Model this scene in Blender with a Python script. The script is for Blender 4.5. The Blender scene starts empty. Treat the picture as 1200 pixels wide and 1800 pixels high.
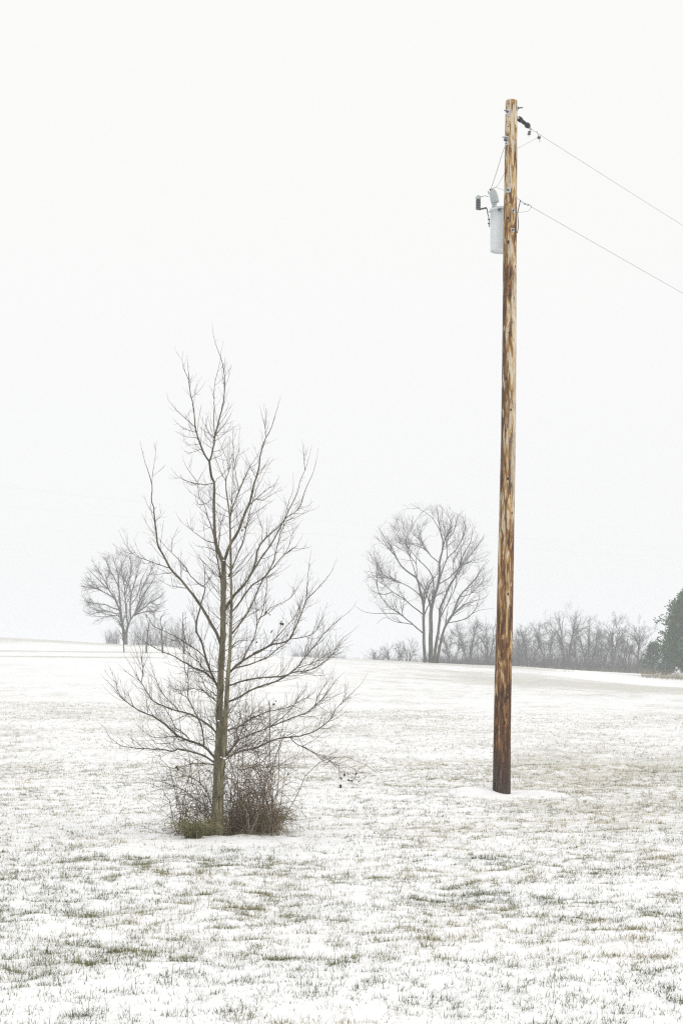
import bpy, math
import numpy as np

# ------------------------------------------------------------------ camera, sky, sun, exposure
F, CX, HY, ZC = 3260.0, 600.0, 1190.0, 1.65      # focal length in photo pixels, centre column, eye-level row, eye height
scene = bpy.context.scene
col = scene.collection
cam_data = bpy.data.cameras.new('camera')
cam = bpy.data.objects.new('camera', cam_data)
col.objects.link(cam)
cam.location = (0, 0, ZC)
cam.rotation_euler = (math.radians(90), 0, 0)
cam_data.sensor_fit = 'VERTICAL'
cam_data.sensor_height = 36.0
cam_data.lens = F / 1800.0 * 36.0
cam_data.shift_y = (HY - 900.0) / 1800.0
cam_data.clip_end = 5000
scene.camera = cam

SUN_EL, SUN_AZ = math.radians(38), math.radians(125)     # azimuth clockwise from +Y
world = bpy.data.worlds.new('World')
scene.world = world
world.use_nodes = True
wn, wl = world.node_tree.nodes, world.node_tree.links
wn.clear()
w_out = wn.new('ShaderNodeOutputWorld')
w_bg = wn.new('ShaderNodeBackground')
w_bg.inputs['Strength'].default_value = 0.1
w_sky = wn.new('ShaderNodeTexSky')
w_sky.sky_type = 'NISHITA'
w_sky.sun_disc = False
w_sky.sun_elevation = SUN_EL
w_sky.sun_rotation = SUN_AZ
w_sky.dust_density = 5.0
w_mix = wn.new('ShaderNodeMix'); w_mix.data_type = 'RGBA'
w_mix.inputs['Factor'].default_value = 0.95            # closed cloud deck over the clear sky
w_tc = wn.new('ShaderNodeTexCoord')
w_sep = wn.new('ShaderNodeSeparateXYZ')
w_ramp = wn.new('ShaderNodeValToRGB')
w_ramp.color_ramp.elements[0].position = 0.0
w_ramp.color_ramp.elements[0].color = (0.925, 0.928, 0.94, 1)
w_ramp.color_ramp.elements[1].position = 0.33
w_ramp.color_ramp.elements[1].color = (0.965, 0.960, 0.935, 1)
w_scale = wn.new('ShaderNodeVectorMath'); w_scale.operation = 'SCALE'
w_scale.inputs['Scale'].default_value = 10.45
wl.new(w_tc.outputs['Generated'], w_sep.inputs[0])
wl.new(w_sep.outputs['Z'], w_ramp.inputs[0])
wl.new(w_ramp.outputs[0], w_scale.inputs[0])
wl.new(w_sky.outputs[0], w_mix.inputs['A'])
wl.new(w_scale.outputs[0], w_mix.inputs['B'])
wl.new(w_mix.outputs['Result'], w_bg.inputs['Color'])
wl.new(w_bg.outputs[0], w_out.inputs['Surface'])

sun_data = bpy.data.lights.new('sun', 'SUN')
sun_data.energy = 0.95
sun_data.angle = math.radians(40)
sun_data.color = (1.0, 0.97, 0.93)
sun = bpy.data.objects.new('sun', sun_data)
col.objects.link(sun)
sun.rotation_euler = (math.radians(90) - SUN_EL, 0, math.pi - SUN_AZ)
sun.location = (0, 0, 40)

scene.view_settings.view_transform = 'Standard'
scene.view_settings.look = 'None'
scene.view_settings.exposure = 0.0
scene.view_settings.gamma = 1.0
scene.view_settings.use_curve_mapping = False
scene.render.engine = 'CYCLES'
scene.cycles.max_bounces = 12
scene.cycles.volume_bounces = 8
scene.cycles.use_denoising = False
scene.cycles.filter_width = 1.25
scene.cycles.use_adaptive_sampling = False

RNG = np.random.default_rng(7)

# ------------------------------------------------------------------ helpers
def P(px, py, d):
    return np.array([(px - CX) / F * d, d, ZC + (HY - py) / F * d])

def norm(v):
    return v / np.maximum(np.linalg.norm(v, axis=-1, keepdims=True), 1e-9)

class MB:
    """collects vertices and faces, then builds ONE mesh object"""
    def __init__(self):
        self.v, self.f, self.n, self.attr = [], [], 0, []
    def add(self, verts, faces, a=None):
        verts = np.asarray(verts, float).reshape(-1, 3)
        self.v.append(verts)
        for arr in faces:
            arr = np.asarray(arr, np.int64)
            if arr.size:
                self.f.append(arr + self.n)
        self.n += len(verts)
        if a is None:
            a = np.zeros(len(verts))
        self.attr.append(np.broadcast_to(np.asarray(a, float), (len(verts),)))
    def tubes(self, pts, rad, sides=4, a=None):
        pts = np.asarray(pts, float); rad = np.asarray(rad, float)
        if pts.ndim == 2:
            pts, rad = pts[None], rad[None]
        T, K, _ = pts.shape
        if T == 0:
            return
        tan = norm(np.gradient(pts, axis=1))
        mean = norm(pts[:, -1] - pts[:, 0])
        ref = np.where(np.abs(mean[:, 2:3]) > 0.75, np.array([[1.0, 0.13, 0.0]]), np.array([[0.0, 0.1, 1.0]]))
        ref = np.broadcast_to(ref[:, None], tan.shape)
        n = norm(ref - (ref * tan).sum(-1, keepdims=True) * tan)
        b = np.cross(tan, n)
        ang = np.arange(sides) / sides * 2 * np.pi
        ring = n[:, :, None] * np.cos(ang)[None, None, :, None] + b[:, :, None] * np.sin(ang)[None, None, :, None]
        v = pts[:, :, None] + ring * rad[:, :, None, None]
        idx = np.arange(T * K * sides).reshape(T, K, sides)
        nx = np.roll(idx, -1, axis=2)
        quads = np.stack([idx[:, :-1], nx[:, :-1], nx[:, 1:], idx[:, 1:]], -1).reshape(-1, 4)
        faces = [quads]
        if sides == 3:
            faces.append(idx[:, -1]); faces.append(idx[:, 0][:, ::-1])
        elif sides == 4:
            faces.append(idx[:, -1]); faces.append(idx[:, 0][:, ::-1])
        else:
            faces += [idx[:, -1].reshape(T, sides), idx[:, 0][:, ::-1].reshape(T, sides)]
        aa = None
        if a is not None:
            aa = np.repeat(np.broadcast_to(np.asarray(a, float), (T,)), K * sides)
        self.add(v, faces, aa)
    def lathe(self, origin, axis, prof, sides=24):
        """prof: list of (distance along axis, radius)"""
        prof = np.asarray(prof, float)
        axis = norm(np.asarray(axis, float))
        ref = np.array([1.0, 0, 0]) if abs(axis[0]) < 0.8 else np.array([0, 1.0, 0])
        n = norm(ref - ref @ axis * axis); b = np.cross(axis, n)
        ang = np.arange(sides) / sides * 2 * np.pi
        ring = np.cos(ang)[:, None] * n + np.sin(ang)[:, None] * b
        v = np.asarray(origin)[None, None] + prof[:, 0][:, None, None] * axis + prof[:, 1][:, None, None] * ring[None]
        K = len(prof)
        idx = np.arange(K * sides).reshape(K, sides)
        nx = np.roll(idx, -1, axis=1)
        quads = np.stack([idx[:-1], nx[:-1], nx[1:], idx[1:]], -1).reshape(-1, 4)
        self.add(v, [quads, idx[-1:].copy(), idx[:1, ::-1].copy()])
    def box(self, c, ex, ey, ez):
        """centre and three half-axes"""
        c, ex, ey, ez = (np.asarray(q, float) for q in (c, ex, ey, ez))
        v = [c + i * ex + j * ey + k * ez for i in (-1, 1) for j in (-1, 1) for k in (-1, 1)]
        f = [[0, 1, 3, 2], [4, 6, 7, 5], [0, 4, 5, 1], [2, 3, 7, 6], [0, 2, 6, 4], [1, 5, 7, 3]]
        self.add(v, [np.array(f)])
    def build(self, name, mat, parent=None, origin=(0, 0, 0), smooth=True, attr=None):
        v = np.concatenate(self.v) - np.asarray(origin, float)
        me = bpy.data.meshes.new(name)
        me.vertices.add(len(v))
        me.vertices.foreach_set('co', v.astype(np.float32).ravel())
        tot = np.concatenate([np.full(len(a), a.shape[1], np.int32) for a in self.f])
        loops = np.concatenate([a.ravel() for a in self.f]).astype(np.int32)
        me.loops.add(len(loops)); me.loops.foreach_set('vertex_index', loops)
        me.polygons.add(len(tot))
        start = np.concatenate([[0], np.cumsum(tot)[:-1]]).astype(np.int32)
        me.polygons.foreach_set('loop_start', start)
        me.polygons.foreach_set('loop_total', tot)
        me.polygons.foreach_set('use_smooth', np.full(len(tot), smooth))
        if attr:
            at = me.attributes.new(attr, 'FLOAT', 'POINT')
            at.data.foreach_set('value', np.concatenate(self.attr).astype(np.float32))
        me.update(); me.validate()
        me.materials.append(mat)
        o = bpy.data.objects.new(name, me)
        col.objects.link(o)
        if parent is not None:
            o.parent = parent
        else:
            o.location = tuple(origin)
        return o

def tag(o, label, cat, group=None, kind=None):
    o['label'] = label
    o['category'] = cat
    if group: o['group'] = group
    if kind: o['kind'] = kind
    return o

def thing(name, loc, label, cat, group=None):
    o = bpy.data.objects.new(name, None)
    o.empty_display_size = 0.2
    col.objects.link(o)
    o.location = tuple(loc)
    return tag(o, label, cat, group)

# value noise ------------------------------------------------------
def _hash(ix, iy, seed):
    h = (ix.astype(np.int64) * 374761393 + iy.astype(np.int64) * 668265263 + seed * 974711) & 0xffffffff
    h = ((h ^ (h >> 13)) * 1274126177) & 0xffffffff
    h = h ^ (h >> 16)
    return (h & 0xffff) / 65535.0

def vnoise(x, y, seed=0):
    ix, iy = np.floor(x), np.floor(y)
    fx, fy = x - ix, y - iy
    fx = fx * fx * (3 - 2 * fx); fy = fy * fy * (3 - 2 * fy)
    a = _hash(ix, iy, seed); b = _hash(ix + 1, iy, seed)
    c = _hash(ix, iy + 1, seed); d = _hash(ix + 1, iy + 1, seed)
    return (a * (1 - fx) + b * fx) * (1 - fy) + (c * (1 - fx) + d * fx) * fy

def fbm(x, y, seed=0, octv=3):
    s, amp, tot = 0.0, 1.0, 0.0
    for k in range(octv):
        s = s + amp * vnoise(x * 2 ** k + 13.7 * k, y * 2 ** k - 7.1 * k, seed + k)
        tot += amp; amp *= 0.5
    return s / tot

def sstep(a, b, x):
    t = np.clip((x - a) / (b - a), 0, 1)
    return t * t * (3 - 2 * t)

# ------------------------------------------------------------------ materials
def material(name, base, rough=0.7, metallic=0.0, spec=0.3):
    m = bpy.data.materials.new(name)
    m.use_nodes = True
    nt = m.node_tree
    b = nt.nodes['Principled BSDF']
    b.inputs['Base Color'].default_value = (*base, 1)
    b.inputs['Roughness'].default_value = rough
    b.inputs['Metallic'].default_value = metallic
    b.inputs['Specular IOR Level'].default_value = spec
    return m, nt, b

def noise_node(nt, scale, detail=3, rough=0.55, dist=0.0, vec=None):
    n = nt.nodes.new('ShaderNodeTexNoise')
    n.inputs['Scale'].default_value = scale
    n.inputs['Detail'].default_value = detail
    n.inputs['Roughness'].default_value = rough
    n.inputs['Distortion'].default_value = dist
    if vec is not None:
        nt.links.new(vec, n.inputs['Vector'])
    return n

def ramp_node(nt, fac, stops):
    r = nt.nodes.new('ShaderNodeValToRGB')
    e = r.color_ramp.elements
    while len(e) < len(stops):
        e.new(0.5)
    for k, (p, c) in enumerate(stops):
        e[k].position = p
        e[k].color = (*c, 1) if len(c) == 3 else c
    nt.links.new(fac, r.inputs[0])
    return r

def mix_node(nt, fac, a, b, mode='MIX'):
    m = nt.nodes.new('ShaderNodeMix'); m.data_type = 'RGBA'; m.blend_type = mode
    for sock, val in ((m.inputs['Factor'], fac), (m.inputs['A'], a), (m.inputs['B'], b)):
        if isinstance(val, (int, float)):
            sock.default_value = val
        elif isinstance(val, tuple):
            sock.default_value = (*val, 1)
        else:
            nt.links.new(val, sock)
    return m.outputs['Result']

def mapped(nt, scale=(1, 1, 1), coord='Object'):
    tc = nt.nodes.new('ShaderNodeTexCoord')
    mp = nt.nodes.new('ShaderNodeMapping')
    mp.inputs['Scale'].default_value = scale
    nt.links.new(tc.outputs[coord], mp.inputs['Vector'])
    return mp.outputs['Vector']

def bump(nt, bsdf, height, strength, dist=0.01):
    b = nt.nodes.new('ShaderNodeBump')
    b.inputs['Strength'].default_value = strength
    b.inputs['Distance'].default_value = dist
    nt.links.new(height, b.inputs['Height'])
    nt.links.new(b.outputs[0], bsdf.inputs['Normal'])

def math_node(nt, op, a, b=None, clamp=False):
    m = nt.nodes.new('ShaderNodeMath'); m.operation = op; m.use_clamp = clamp
    for k, val in enumerate((a, b)):
        if val is None: continue
        if isinstance(val, (int, float)): m.inputs[k].default_value = val
        else: nt.links.new(val, m.inputs[k])
    return m.outputs[0]

def bark_material(name, dark, mid, light, vscale=(26, 26, 5), bmp=0.6):
    m, nt, b = material(name, mid, 0.85, 0, 0.15)
    v = mapped(nt, vscale)
    n1 = noise_node(nt, 1.0, 5, 0.6, 0.4, v)
    c = ramp_node(nt, n1.outputs['Fac'], [(0.3, dark), (0.52, mid), (0.75, light)])
    nt.links.new(c.outputs[0], b.inputs['Base Color'])
    bump(nt, b, n1.outputs['Fac'], bmp, 0.012)
    return m

M_bark = bark_material('bark_olive', (0.06, 0.053, 0.032), (0.20, 0.18, 0.115), (0.31, 0.285, 0.195), (34, 34, 5), 1.0)
M_limb = bark_material('bark_limb', (0.06, 0.053, 0.037), (0.13, 0.117, 0.086), (0.21, 0.19, 0.145))
M_twig = bark_material('twig_brown', (0.08, 0.066, 0.052), (0.14, 0.118, 0.095), (0.20, 0.172, 0.14), bmp=0)
M_far_bark = bark_material('bark_grey', (0.05, 0.048, 0.042), (0.11, 0.105, 0.09), (0.2, 0.195, 0.175), (8, 8, 1.5))
M_far_twig = bark_material('far_twig', (0.07, 0.066, 0.06), (0.105, 0.10, 0.092), (0.15, 0.145, 0.135), (3, 3, 1), 0)
M_wood_twig = bark_material('thicket_twig', (0.06, 0.058, 0.056), (0.095, 0.092, 0.09), (0.14, 0.135, 0.13), (3, 3, 1), 0)
M_bramble = bark_material('bramble_cane', (0.08, 0.056, 0.036), (0.175, 0.132, 0.088), (0.30, 0.24, 0.165), (9, 9, 4), 0)
M_pale_cane = bark_material('pale_dry_cane', (0.26, 0.22, 0.15), (0.36, 0.31, 0.22), (0.48, 0.43, 0.33), (9, 9, 4), 0)
M_leaf, _, _ = material('dead_leaf', (0.085, 0.06, 0.035), 0.8)

def tint_material(name, stops, rough=0.75, trans=0.0):
    m, nt, b = material(name, stops[0][1], rough, 0, 0.15)
    at = nt.nodes.new('ShaderNodeAttribute'); at.attribute_name = 'tint'
    r = ramp_node(nt, at.outputs['Fac'], stops)
    nt.links.new(r.outputs[0], b.inputs['Base Color'])
    return m

M_grass = tint_material('grass_blades', [(0.0, (0.060, 0.075, 0.024)), (0.3, (0.130, 0.138, 0.052)),
                                         (0.62, (0.26, 0.232, 0.112)), (1.0, (0.44, 0.37, 0.22))])
M_straw = tint_material('dry_straw', [(0.0, (0.16, 0.13, 0.075)), (0.5, (0.30, 0.25, 0.15)), (1.0, (0.46, 0.40, 0.27))])
M_cedar = tint_material('cedar_sprays', [(0.0, (0.035, 0.092, 0.045)), (0.45, (0.07, 0.150, 0.066)),
                                         (0.8, (0.15, 0.165, 0.09)), (1.0, (0.24, 0.19, 0.11))])
M_pine = tint_material('pine_needles', [(0.0, (0.08, 0.125, 0.095)), (0.6, (0.125, 0.18, 0.14)), (1.0, (0.22, 0.25, 0.19))])  # greens lightened to paint in haze the thin air volume lacks

# snow over turf
M_snow, nt, b = material('snow_on_turf', (0.9, 0.91, 0.925), 0.65, 0, 0.25)
tc = nt.nodes.new('ShaderNodeTexCoord')
at = nt.nodes.new('ShaderNodeAttribute'); at.attribute_name = 'turf'
nf = noise_node(nt, 7.0, 8, 0.8, 0.2, tc.outputs['Object'])
s1 = math_node(nt, 'ADD', nf.outputs['Fac'], at.outputs['Fac'])
mask = ramp_node(nt, s1, [(0.82, (0, 0, 0)), (1.04, (1, 1, 1))])
nc = noise_node(nt, 1.3, 4, 0.6, 0, tc.outputs['Object'])
turf = ramp_node(nt, nc.outputs['Fac'], [(0.35, (0.165, 0.168, 0.085)), (0.5, (0.27, 0.247, 0.135)), (0.68, (0.40, 0.35, 0.22))])
fac = math_node(nt, 'MULTIPLY', mask.outputs[0], 0.48)
cc = mix_node(nt, fac, (0.895, 0.90, 0.912), turf.outputs[0])
nt.links.new(cc, b.inputs['Base Color'])
nb = noise_node(nt, 30.0, 4, 0.6, 0, tc.outputs['Object'])
bump(nt, b, nb.outputs['Fac'], 0.35, 0.02)

# pole wood: shelled and stained, darker at the treated butt (object space, metres, z up from the ground)
M_pole, nt, b = material('stained_pole_wood', (0.4, 0.26, 0.12), 0.75, 0, 0.2)
v_streak = mapped(nt, (26, 26, 2.6)); v_patch = mapped(nt, (19, 19, 2.9)); v_fine = mapped(nt, (70, 70, 5.0))
v_big = mapped(nt, (4.5, 4.5, 0.75))
streak = noise_node(nt, 1.0, 4, 0.6, 0.5, v_streak)
patch = noise_node(nt, 1.0, 3, 0.55, 1.3, v_patch)
fine = noise_node(nt, 1.0, 3, 0.6, 0.2, v_fine)
big = noise_node(nt, 1.0, 2, 0.5, 0.6, v_big)
tcz = nt.nodes.new('ShaderNodeTexCoord'); sep = nt.nodes.new('ShaderNodeSeparateXYZ')
nt.links.new(tcz.outputs['Object'], sep.inputs[0])
wood = ramp_node(nt, streak.outputs['Fac'], [(0.28, (0.24, 0.125, 0.045)), (0.42, (0.42, 0.255, 0.10)),
                                             (0.55, (0.54, 0.375, 0.175)), (0.75, (0.66, 0.52, 0.31))])
# height-dependent staining: threshold rises towards the butt
zr = nt.nodes.new('ShaderNodeMapRange')
nt.links.new(sep.outputs['Z'], zr.inputs['Value'])
zr.inputs['From Min'].default_value = 0.0; zr.inputs['From Max'].default_value = 9.0
zramp = ramp_node(nt, zr.outputs[0], [(0.0, (0.28,) * 3), (0.15, (0.17,) * 3), (0.26, (0.05,) * 3), (0.5, (0.0,) * 3), (0.62, (-0.0,) * 3), (1.0, (0.02,) * 3)])
pv = math_node(nt, 'ADD', patch.outputs['Fac'], zramp.outputs[0])
pv = math_node(nt, 'ADD', pv, math_node(nt, 'MULTIPLY', math_node(nt, 'SUBTRACT', big.outputs['Fac'], 0.5), 0.35))
vor = nt.nodes.new('ShaderNodeTexVoronoi'); vor.inputs['Scale'].default_value = 1.0
nt.links.new(mapped(nt, (26, 26, 3.4)), vor.inputs['Vector'])
vsep = nt.nodes.new('ShaderNodeSeparateColor'); nt.links.new(vor.outputs['Color'], vsep.inputs[0])
pv = math_node(nt, 'ADD', pv, math_node(nt, 'MULTIPLY', math_node(nt, 'SUBTRACT', vsep.outputs[0], 0.5), 0.2))
stain_f = ramp_node(nt, pv, [(0.515, (0, 0, 0)), (0.535, (0.85,) * 3), (0.63, (1, 1, 1))])
stain_c = ramp_node(nt, streak.outputs['Fac'], [(0.35, (0.085, 0.034, 0.014)), (0.5, (0.185, 0.082, 0.032)), (0.7, (0.31, 0.165, 0.072))])
c1 = mix_node(nt, stain_f.outputs[0], wood.outputs[0], stain_c.outputs[0])
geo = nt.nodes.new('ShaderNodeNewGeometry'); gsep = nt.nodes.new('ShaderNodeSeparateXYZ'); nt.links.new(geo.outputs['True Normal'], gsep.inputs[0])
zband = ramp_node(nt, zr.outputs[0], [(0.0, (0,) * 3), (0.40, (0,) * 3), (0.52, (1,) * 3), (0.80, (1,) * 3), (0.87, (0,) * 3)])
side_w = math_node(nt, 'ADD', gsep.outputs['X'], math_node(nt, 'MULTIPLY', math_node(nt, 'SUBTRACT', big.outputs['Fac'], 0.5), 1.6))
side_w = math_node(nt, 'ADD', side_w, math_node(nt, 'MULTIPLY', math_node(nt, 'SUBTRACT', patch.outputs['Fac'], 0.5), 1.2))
dark_side = ramp_node(nt, math_node(nt, 'MULTIPLY', side_w, -1.0), [(0.45, (0, 0, 0)), (0.62, (1, 1, 1))])
c1 = mix_node(nt, math_node(nt, 'MULTIPLY', math_node(nt, 'MULTIPLY', dark_side.outputs[0], zband.outputs[0]), 0.8), c1, (0.085, 0.05, 0.035))
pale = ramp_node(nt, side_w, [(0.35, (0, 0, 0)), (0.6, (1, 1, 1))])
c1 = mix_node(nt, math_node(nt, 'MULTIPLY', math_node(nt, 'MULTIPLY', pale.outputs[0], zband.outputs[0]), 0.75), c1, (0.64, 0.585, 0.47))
# bleached shelled faces
bl = ramp_node(nt, pv, [(0.385, (1, 1, 1)), (0.425, (0, 0, 0))])
c1 = mix_node(nt, math_node(nt, 'MULTIPLY', bl.outputs[0], 0.8), c1, (0.64, 0.575, 0.46))
# creosote black runs
dk = ramp_node(nt, math_node(nt, 'ADD', pv, math_node(nt, 'MULTIPLY', fine.outputs['Fac'], 0.12)), [(0.70, (0, 0, 0)), (0.78, (1, 1, 1))])
c1 = mix_node(nt, math_node(nt, 'MULTIPLY', dk.outputs[0], 0.8), c1, (0.04, 0.022, 0.014))
# grey black weathered butt
but = ramp_node(nt, math_node(nt, 'ADD', zr.outputs[0], math_node(nt, 'MULTIPLY', streak.outputs['Fac'], 0.14)), [(0.075, (1, 1, 1)), (0.165, (0, 0, 0))])
butc = ramp_node(nt, fine.outputs['Fac'], [(0.4, (0.035, 0.024, 0.018)), (0.6, (0.075, 0.06, 0.05)), (0.75, (0.17, 0.16, 0.15))])
c1 = mix_node(nt, math_node(nt, 'MULTIPLY', but.outputs[0], 0.85), c1, butc.outputs[0])
ed = ramp_node(nt, pv, [(0.485, (0, 0, 0)), (0.503, (1, 1, 1)), (0.512, (1, 1, 1)), (0.53, (0, 0, 0))])
c1 = mix_node(nt, math_node(nt, 'MULTIPLY', ed.outputs[0], 0.6), c1, (0.15, 0.065, 0.026))
ck = noise_node(nt, 1.0, 2, 0.5, 0.15, mapped(nt, (17, 17, 0.55)))
ckr = ramp_node(nt, ck.outputs['Fac'], [(0.485, (0, 0, 0)), (0.497, (1, 1, 1)), (0.503, (1, 1, 1)), (0.515, (0, 0, 0))])
c1 = mix_node(nt, math_node(nt, 'MULTIPLY', ckr.outputs[0], 0.5), c1, (0.07, 0.035, 0.018))
# fine grain
gr = ramp_node(nt, fine.outputs['Fac'], [(0.3, (0.62,) * 3), (0.55, (1.0,) * 3)])
c1 = mix_node(nt, 0.8, c1, gr.outputs[0], 'MULTIPLY')
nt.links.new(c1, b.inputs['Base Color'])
bump(nt, b, math_node(nt, 'ADD', stain_f.outputs[0], fine.outputs['Fac']), 0.5, 0.006)

M_knot, _, _ = material('knot_dark', (0.035, 0.02, 0.012), 0.8)
M_hole, _, _ = material('bolt_hole_dark', (0.012, 0.01, 0.008), 0.9)
M_galv, nt, b = material('galvanised_steel', (0.55, 0.58, 0.60), 0.45, 0.6, 0.4)
n = noise_node(nt, 60, 3, 0.6, 0, mapped(nt))
r = ramp_node(nt, n.outputs['Fac'], [(0.35, (0.42, 0.45, 0.48)), (0.65, (0.72, 0.75, 0.78))])
nt.links.new(r.outputs[0], b.inputs['Base Color'])
M_steel_dark, _, _ = material('dull_steel', (0.13, 0.125, 0.12), 0.5, 0.5)
M_black, _, _ = material('black_polymer', (0.018, 0.022, 0.028), 0.45, 0, 0.4)
M_tank, nt, b = material('transformer_paint', (0.66, 0.70, 0.72), 0.35, 0, 0.45)
n = noise_node(nt, 6, 4, 0.6, 0, mapped(nt, (1, 1, 0.3)))
r = ramp_node(nt, n.outputs['Fac'], [(0.3, (0.62, 0.665, 0.685)), (0.7, (0.70, 0.745, 0.765))])
nt.links.new(r.outputs[0], b.inputs['Base Color'])
M_cap, _, _ = material('grey_guard_plastic', (0.46, 0.51, 0.53), 0.5)
M_porc, _, _ = material('grey_porcelain', (0.48, 0.52, 0.54), 0.25, 0, 0.5)
M_shed, _, _ = material('dark_polymer_shed', (0.16, 0.17, 0.18), 0.5)
M_wire, _, _ = material('aluminium_wire', (0.36, 0.37, 0.39), 0.5, 0.4)
M_wire_dark, _, _ = material('dark_wire', (0.07, 0.07, 0.075), 0.6, 0.2)

# ------------------------------------------------------------------ terrain
T_PX = np.array([-400, 0, 250, 600, 900, 1200, 1600.0])
T_U = (T_PX - CX) / F
T_D = np.array([0, 26, 45, 70, 100, 130, 142, 180, 230, 300, 600.0])
T_Z = np.array([
    [0, 0, .40, 1.2, 2.4, 3.8, 4.3, 6.3, 7.2, 7.0, 4],
    [0, 0, .35, 1.1, 2.2, 3.45, 3.9, 5.5, 6.0, 5.5, 3],
    [0, 0, .32, 1.0, 2.1, 3.36, 3.72, 4.74, 4.8, 4.0, 2],
    [0, 0, .25, .8, 1.75, 2.8, 3.05, 3.1, 2.8, 2.0, 1],
    [0, 0, .20, .6, 1.35, 2.2, 2.43, 2.6, 2.5, 2.0, 1],
    [0, 0, .15, .5, 1.0, .97, 1.07, 1.75, 1.8, 1.5, 1],
    [0, 0, .10, .3, .5, .4, .5, 1.2, 1.2, 1.0, .5]])
_m = np.gradient(T_Z, T_D, axis=1); _m[:, 0] = 0; _m[:, 1] = 0; _m[:, -1] = 0

def base_z(x, y):
    d = np.clip(y, 0, 600.0)
    u = np.clip(x / np.maximum(y, 25.0), T_U[0], T_U[-1])
    i = np.clip(np.searchsorted(T_D, d, side='right') - 1, 0, len(T_D) - 2)
    h = T_D[i + 1] - T_D[i]; t = (d - T_D[i]) / h
    j = np.clip(np.searchsorted(T_U, u, side='right') - 1, 0, len(T_U) - 2)
    s = (u - T_U[j]) / (T_U[j + 1] - T_U[j]); s = s * s * (3 - 2 * s) * 0.5 + s * 0.5
    def row(k):
        return ((1 + 2 * t) * (1 - t) ** 2 * T_Z[k, i] + t * (1 - t) ** 2 * h * _m[k, i]
                + t * t * (3 - 2 * t) * T_Z[k, i + 1] + t * t * (t - 1) * h * _m[k, i + 1])
    return row(j) * (1 - s) + row(j + 1) * s

TREE_D = 19.2
POLE_D = 26.5
TREE_X = (381 - CX) / F * TREE_D
POLE_X = (881 - CX) / F * POLE_D

def turf_density(x, y):
    """0..1: how much grass pokes through the snow"""
    x = np.asarray(x, float); y = np.asarray(y, float)
    a = fbm(x / 2.6 + 3.1, y / 3.4 + 1.7, 11, 3)
    c = fbm(x / 0.55, y / 0.8, 23, 3)
    t = 0.285 + 0.22 * (a - 0.5) + 0.24 * (c - 0.5) + 0.05 * sstep(20, 40, y)
    t = t + 0.12 * sstep(0.5, 4, x) * sstep(17, 21, y) * (1 - sstep(32, 45, y))
    t = t - 0.07 * (1 - sstep(9.2, 11.5, y))
    t = t - 0.05 * sstep(10, 14, y) * (1 - sstep(14, 18, y)) * (1 - sstep(-3, 1, x))
    u = x / np.maximum(y, 5)
    # strawy ridge on the right, track lines on the left crest, bare drift strips
    t = t + 0.24 * np.exp(-((y - 101 + 40 * (u - .18)) / 14) ** 2) * sstep(0.0, 0.12, u)
    t = t + 0.20 * np.exp(-((y - 139) / 7) ** 2) * sstep(-0.03, 0.05, u) * (1 - sstep(0.1, 0.16, u))
    t = t - 0.30 * sstep(112, 124, y) * sstep(0.1, 0.14, u)
    t = t - 0.05 * sstep(60, 90, y) * (1 - sstep(-0.10, 0.0, u))
    t = t + 0.35 * np.exp(-((y - 131) / 1.6) ** 2) * (1 - sstep(-0.10, -0.06, u))
    t = t + 0.28 * np.exp(-((y - 118) / 1.4) ** 2) * (1 - sstep(-0.11, -0.08, u))
    t = t + 0.22 * np.exp(-((y - 172) / 14) ** 2) * (1 - sstep(-0.06, 0.0, u))
    # snow blown clean round the pole and the tree foot
    wob = 1 + 0.7 * (fbm(x / 0.3, y / 0.5, 17, 2) - 0.5)
    t = t - 0.9 * np.exp(-(((x - POLE_X - 0.02) / 0.58 / wob) ** 2 + ((y - POLE_D + 0.30) / 0.75 / wob) ** 2) ** 2)
    t = t - 0.14 * np.exp(-(((x - TREE_X - 0.25) / 0.6) ** 2 + ((y - TREE_D + 0.45) / 0.4) ** 2) ** 2)
    return np.clip(t, 0, 0.8)

def ground_z(x, y):
    x = np.asarray(x, float); y = np.asarray(y, float)
    z = base_z(x, y)
    near = 1 - sstep(60, 120, y)
    t = turf_density(x, y)
    z = z + near * (0.05 * (fbm(x / 2.3, y / 2.3, 41, 2) - 0.5) * 1.2 + 0.07 * (fbm(x / 0.42, y / 0.42, 51, 2) - 0.5)
                    + 0.042 * (fbm(x / 0.13, y / 0.13, 61, 2) - 0.5) * (0.3 + 2.0 * t))
    z = z - 0.03 * sstep(0.2, 0.6, t) * near
    z = z + 0.02 * np.exp(-(((x - POLE_X) / 0.6) ** 2 + ((y - POLE_D) / 0.7) ** 2) ** 2) + 0.06 * np.exp(-(((x - POLE_X + 0.30) / 0.42) ** 2 + ((y - POLE_D - 0.12) / 0.4) ** 2) ** 1.5) - 0.035 * np.exp(-(((x - POLE_X - 0.08) / 0.3) ** 2 + ((y - POLE_D + 0.2) / 0.5) ** 2))
    z = z + 0.015 * np.exp(-(((x - TREE_X - 0.2) / 0.8) ** 2 + ((y - TREE_D + 0.25) / 0.5) ** 2))
    return z

def grow(start, step, rate, end):
    out, p, s = [], start, step
    while p < end:
        s *= rate; p += s; out.append(p)
    return out

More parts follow.
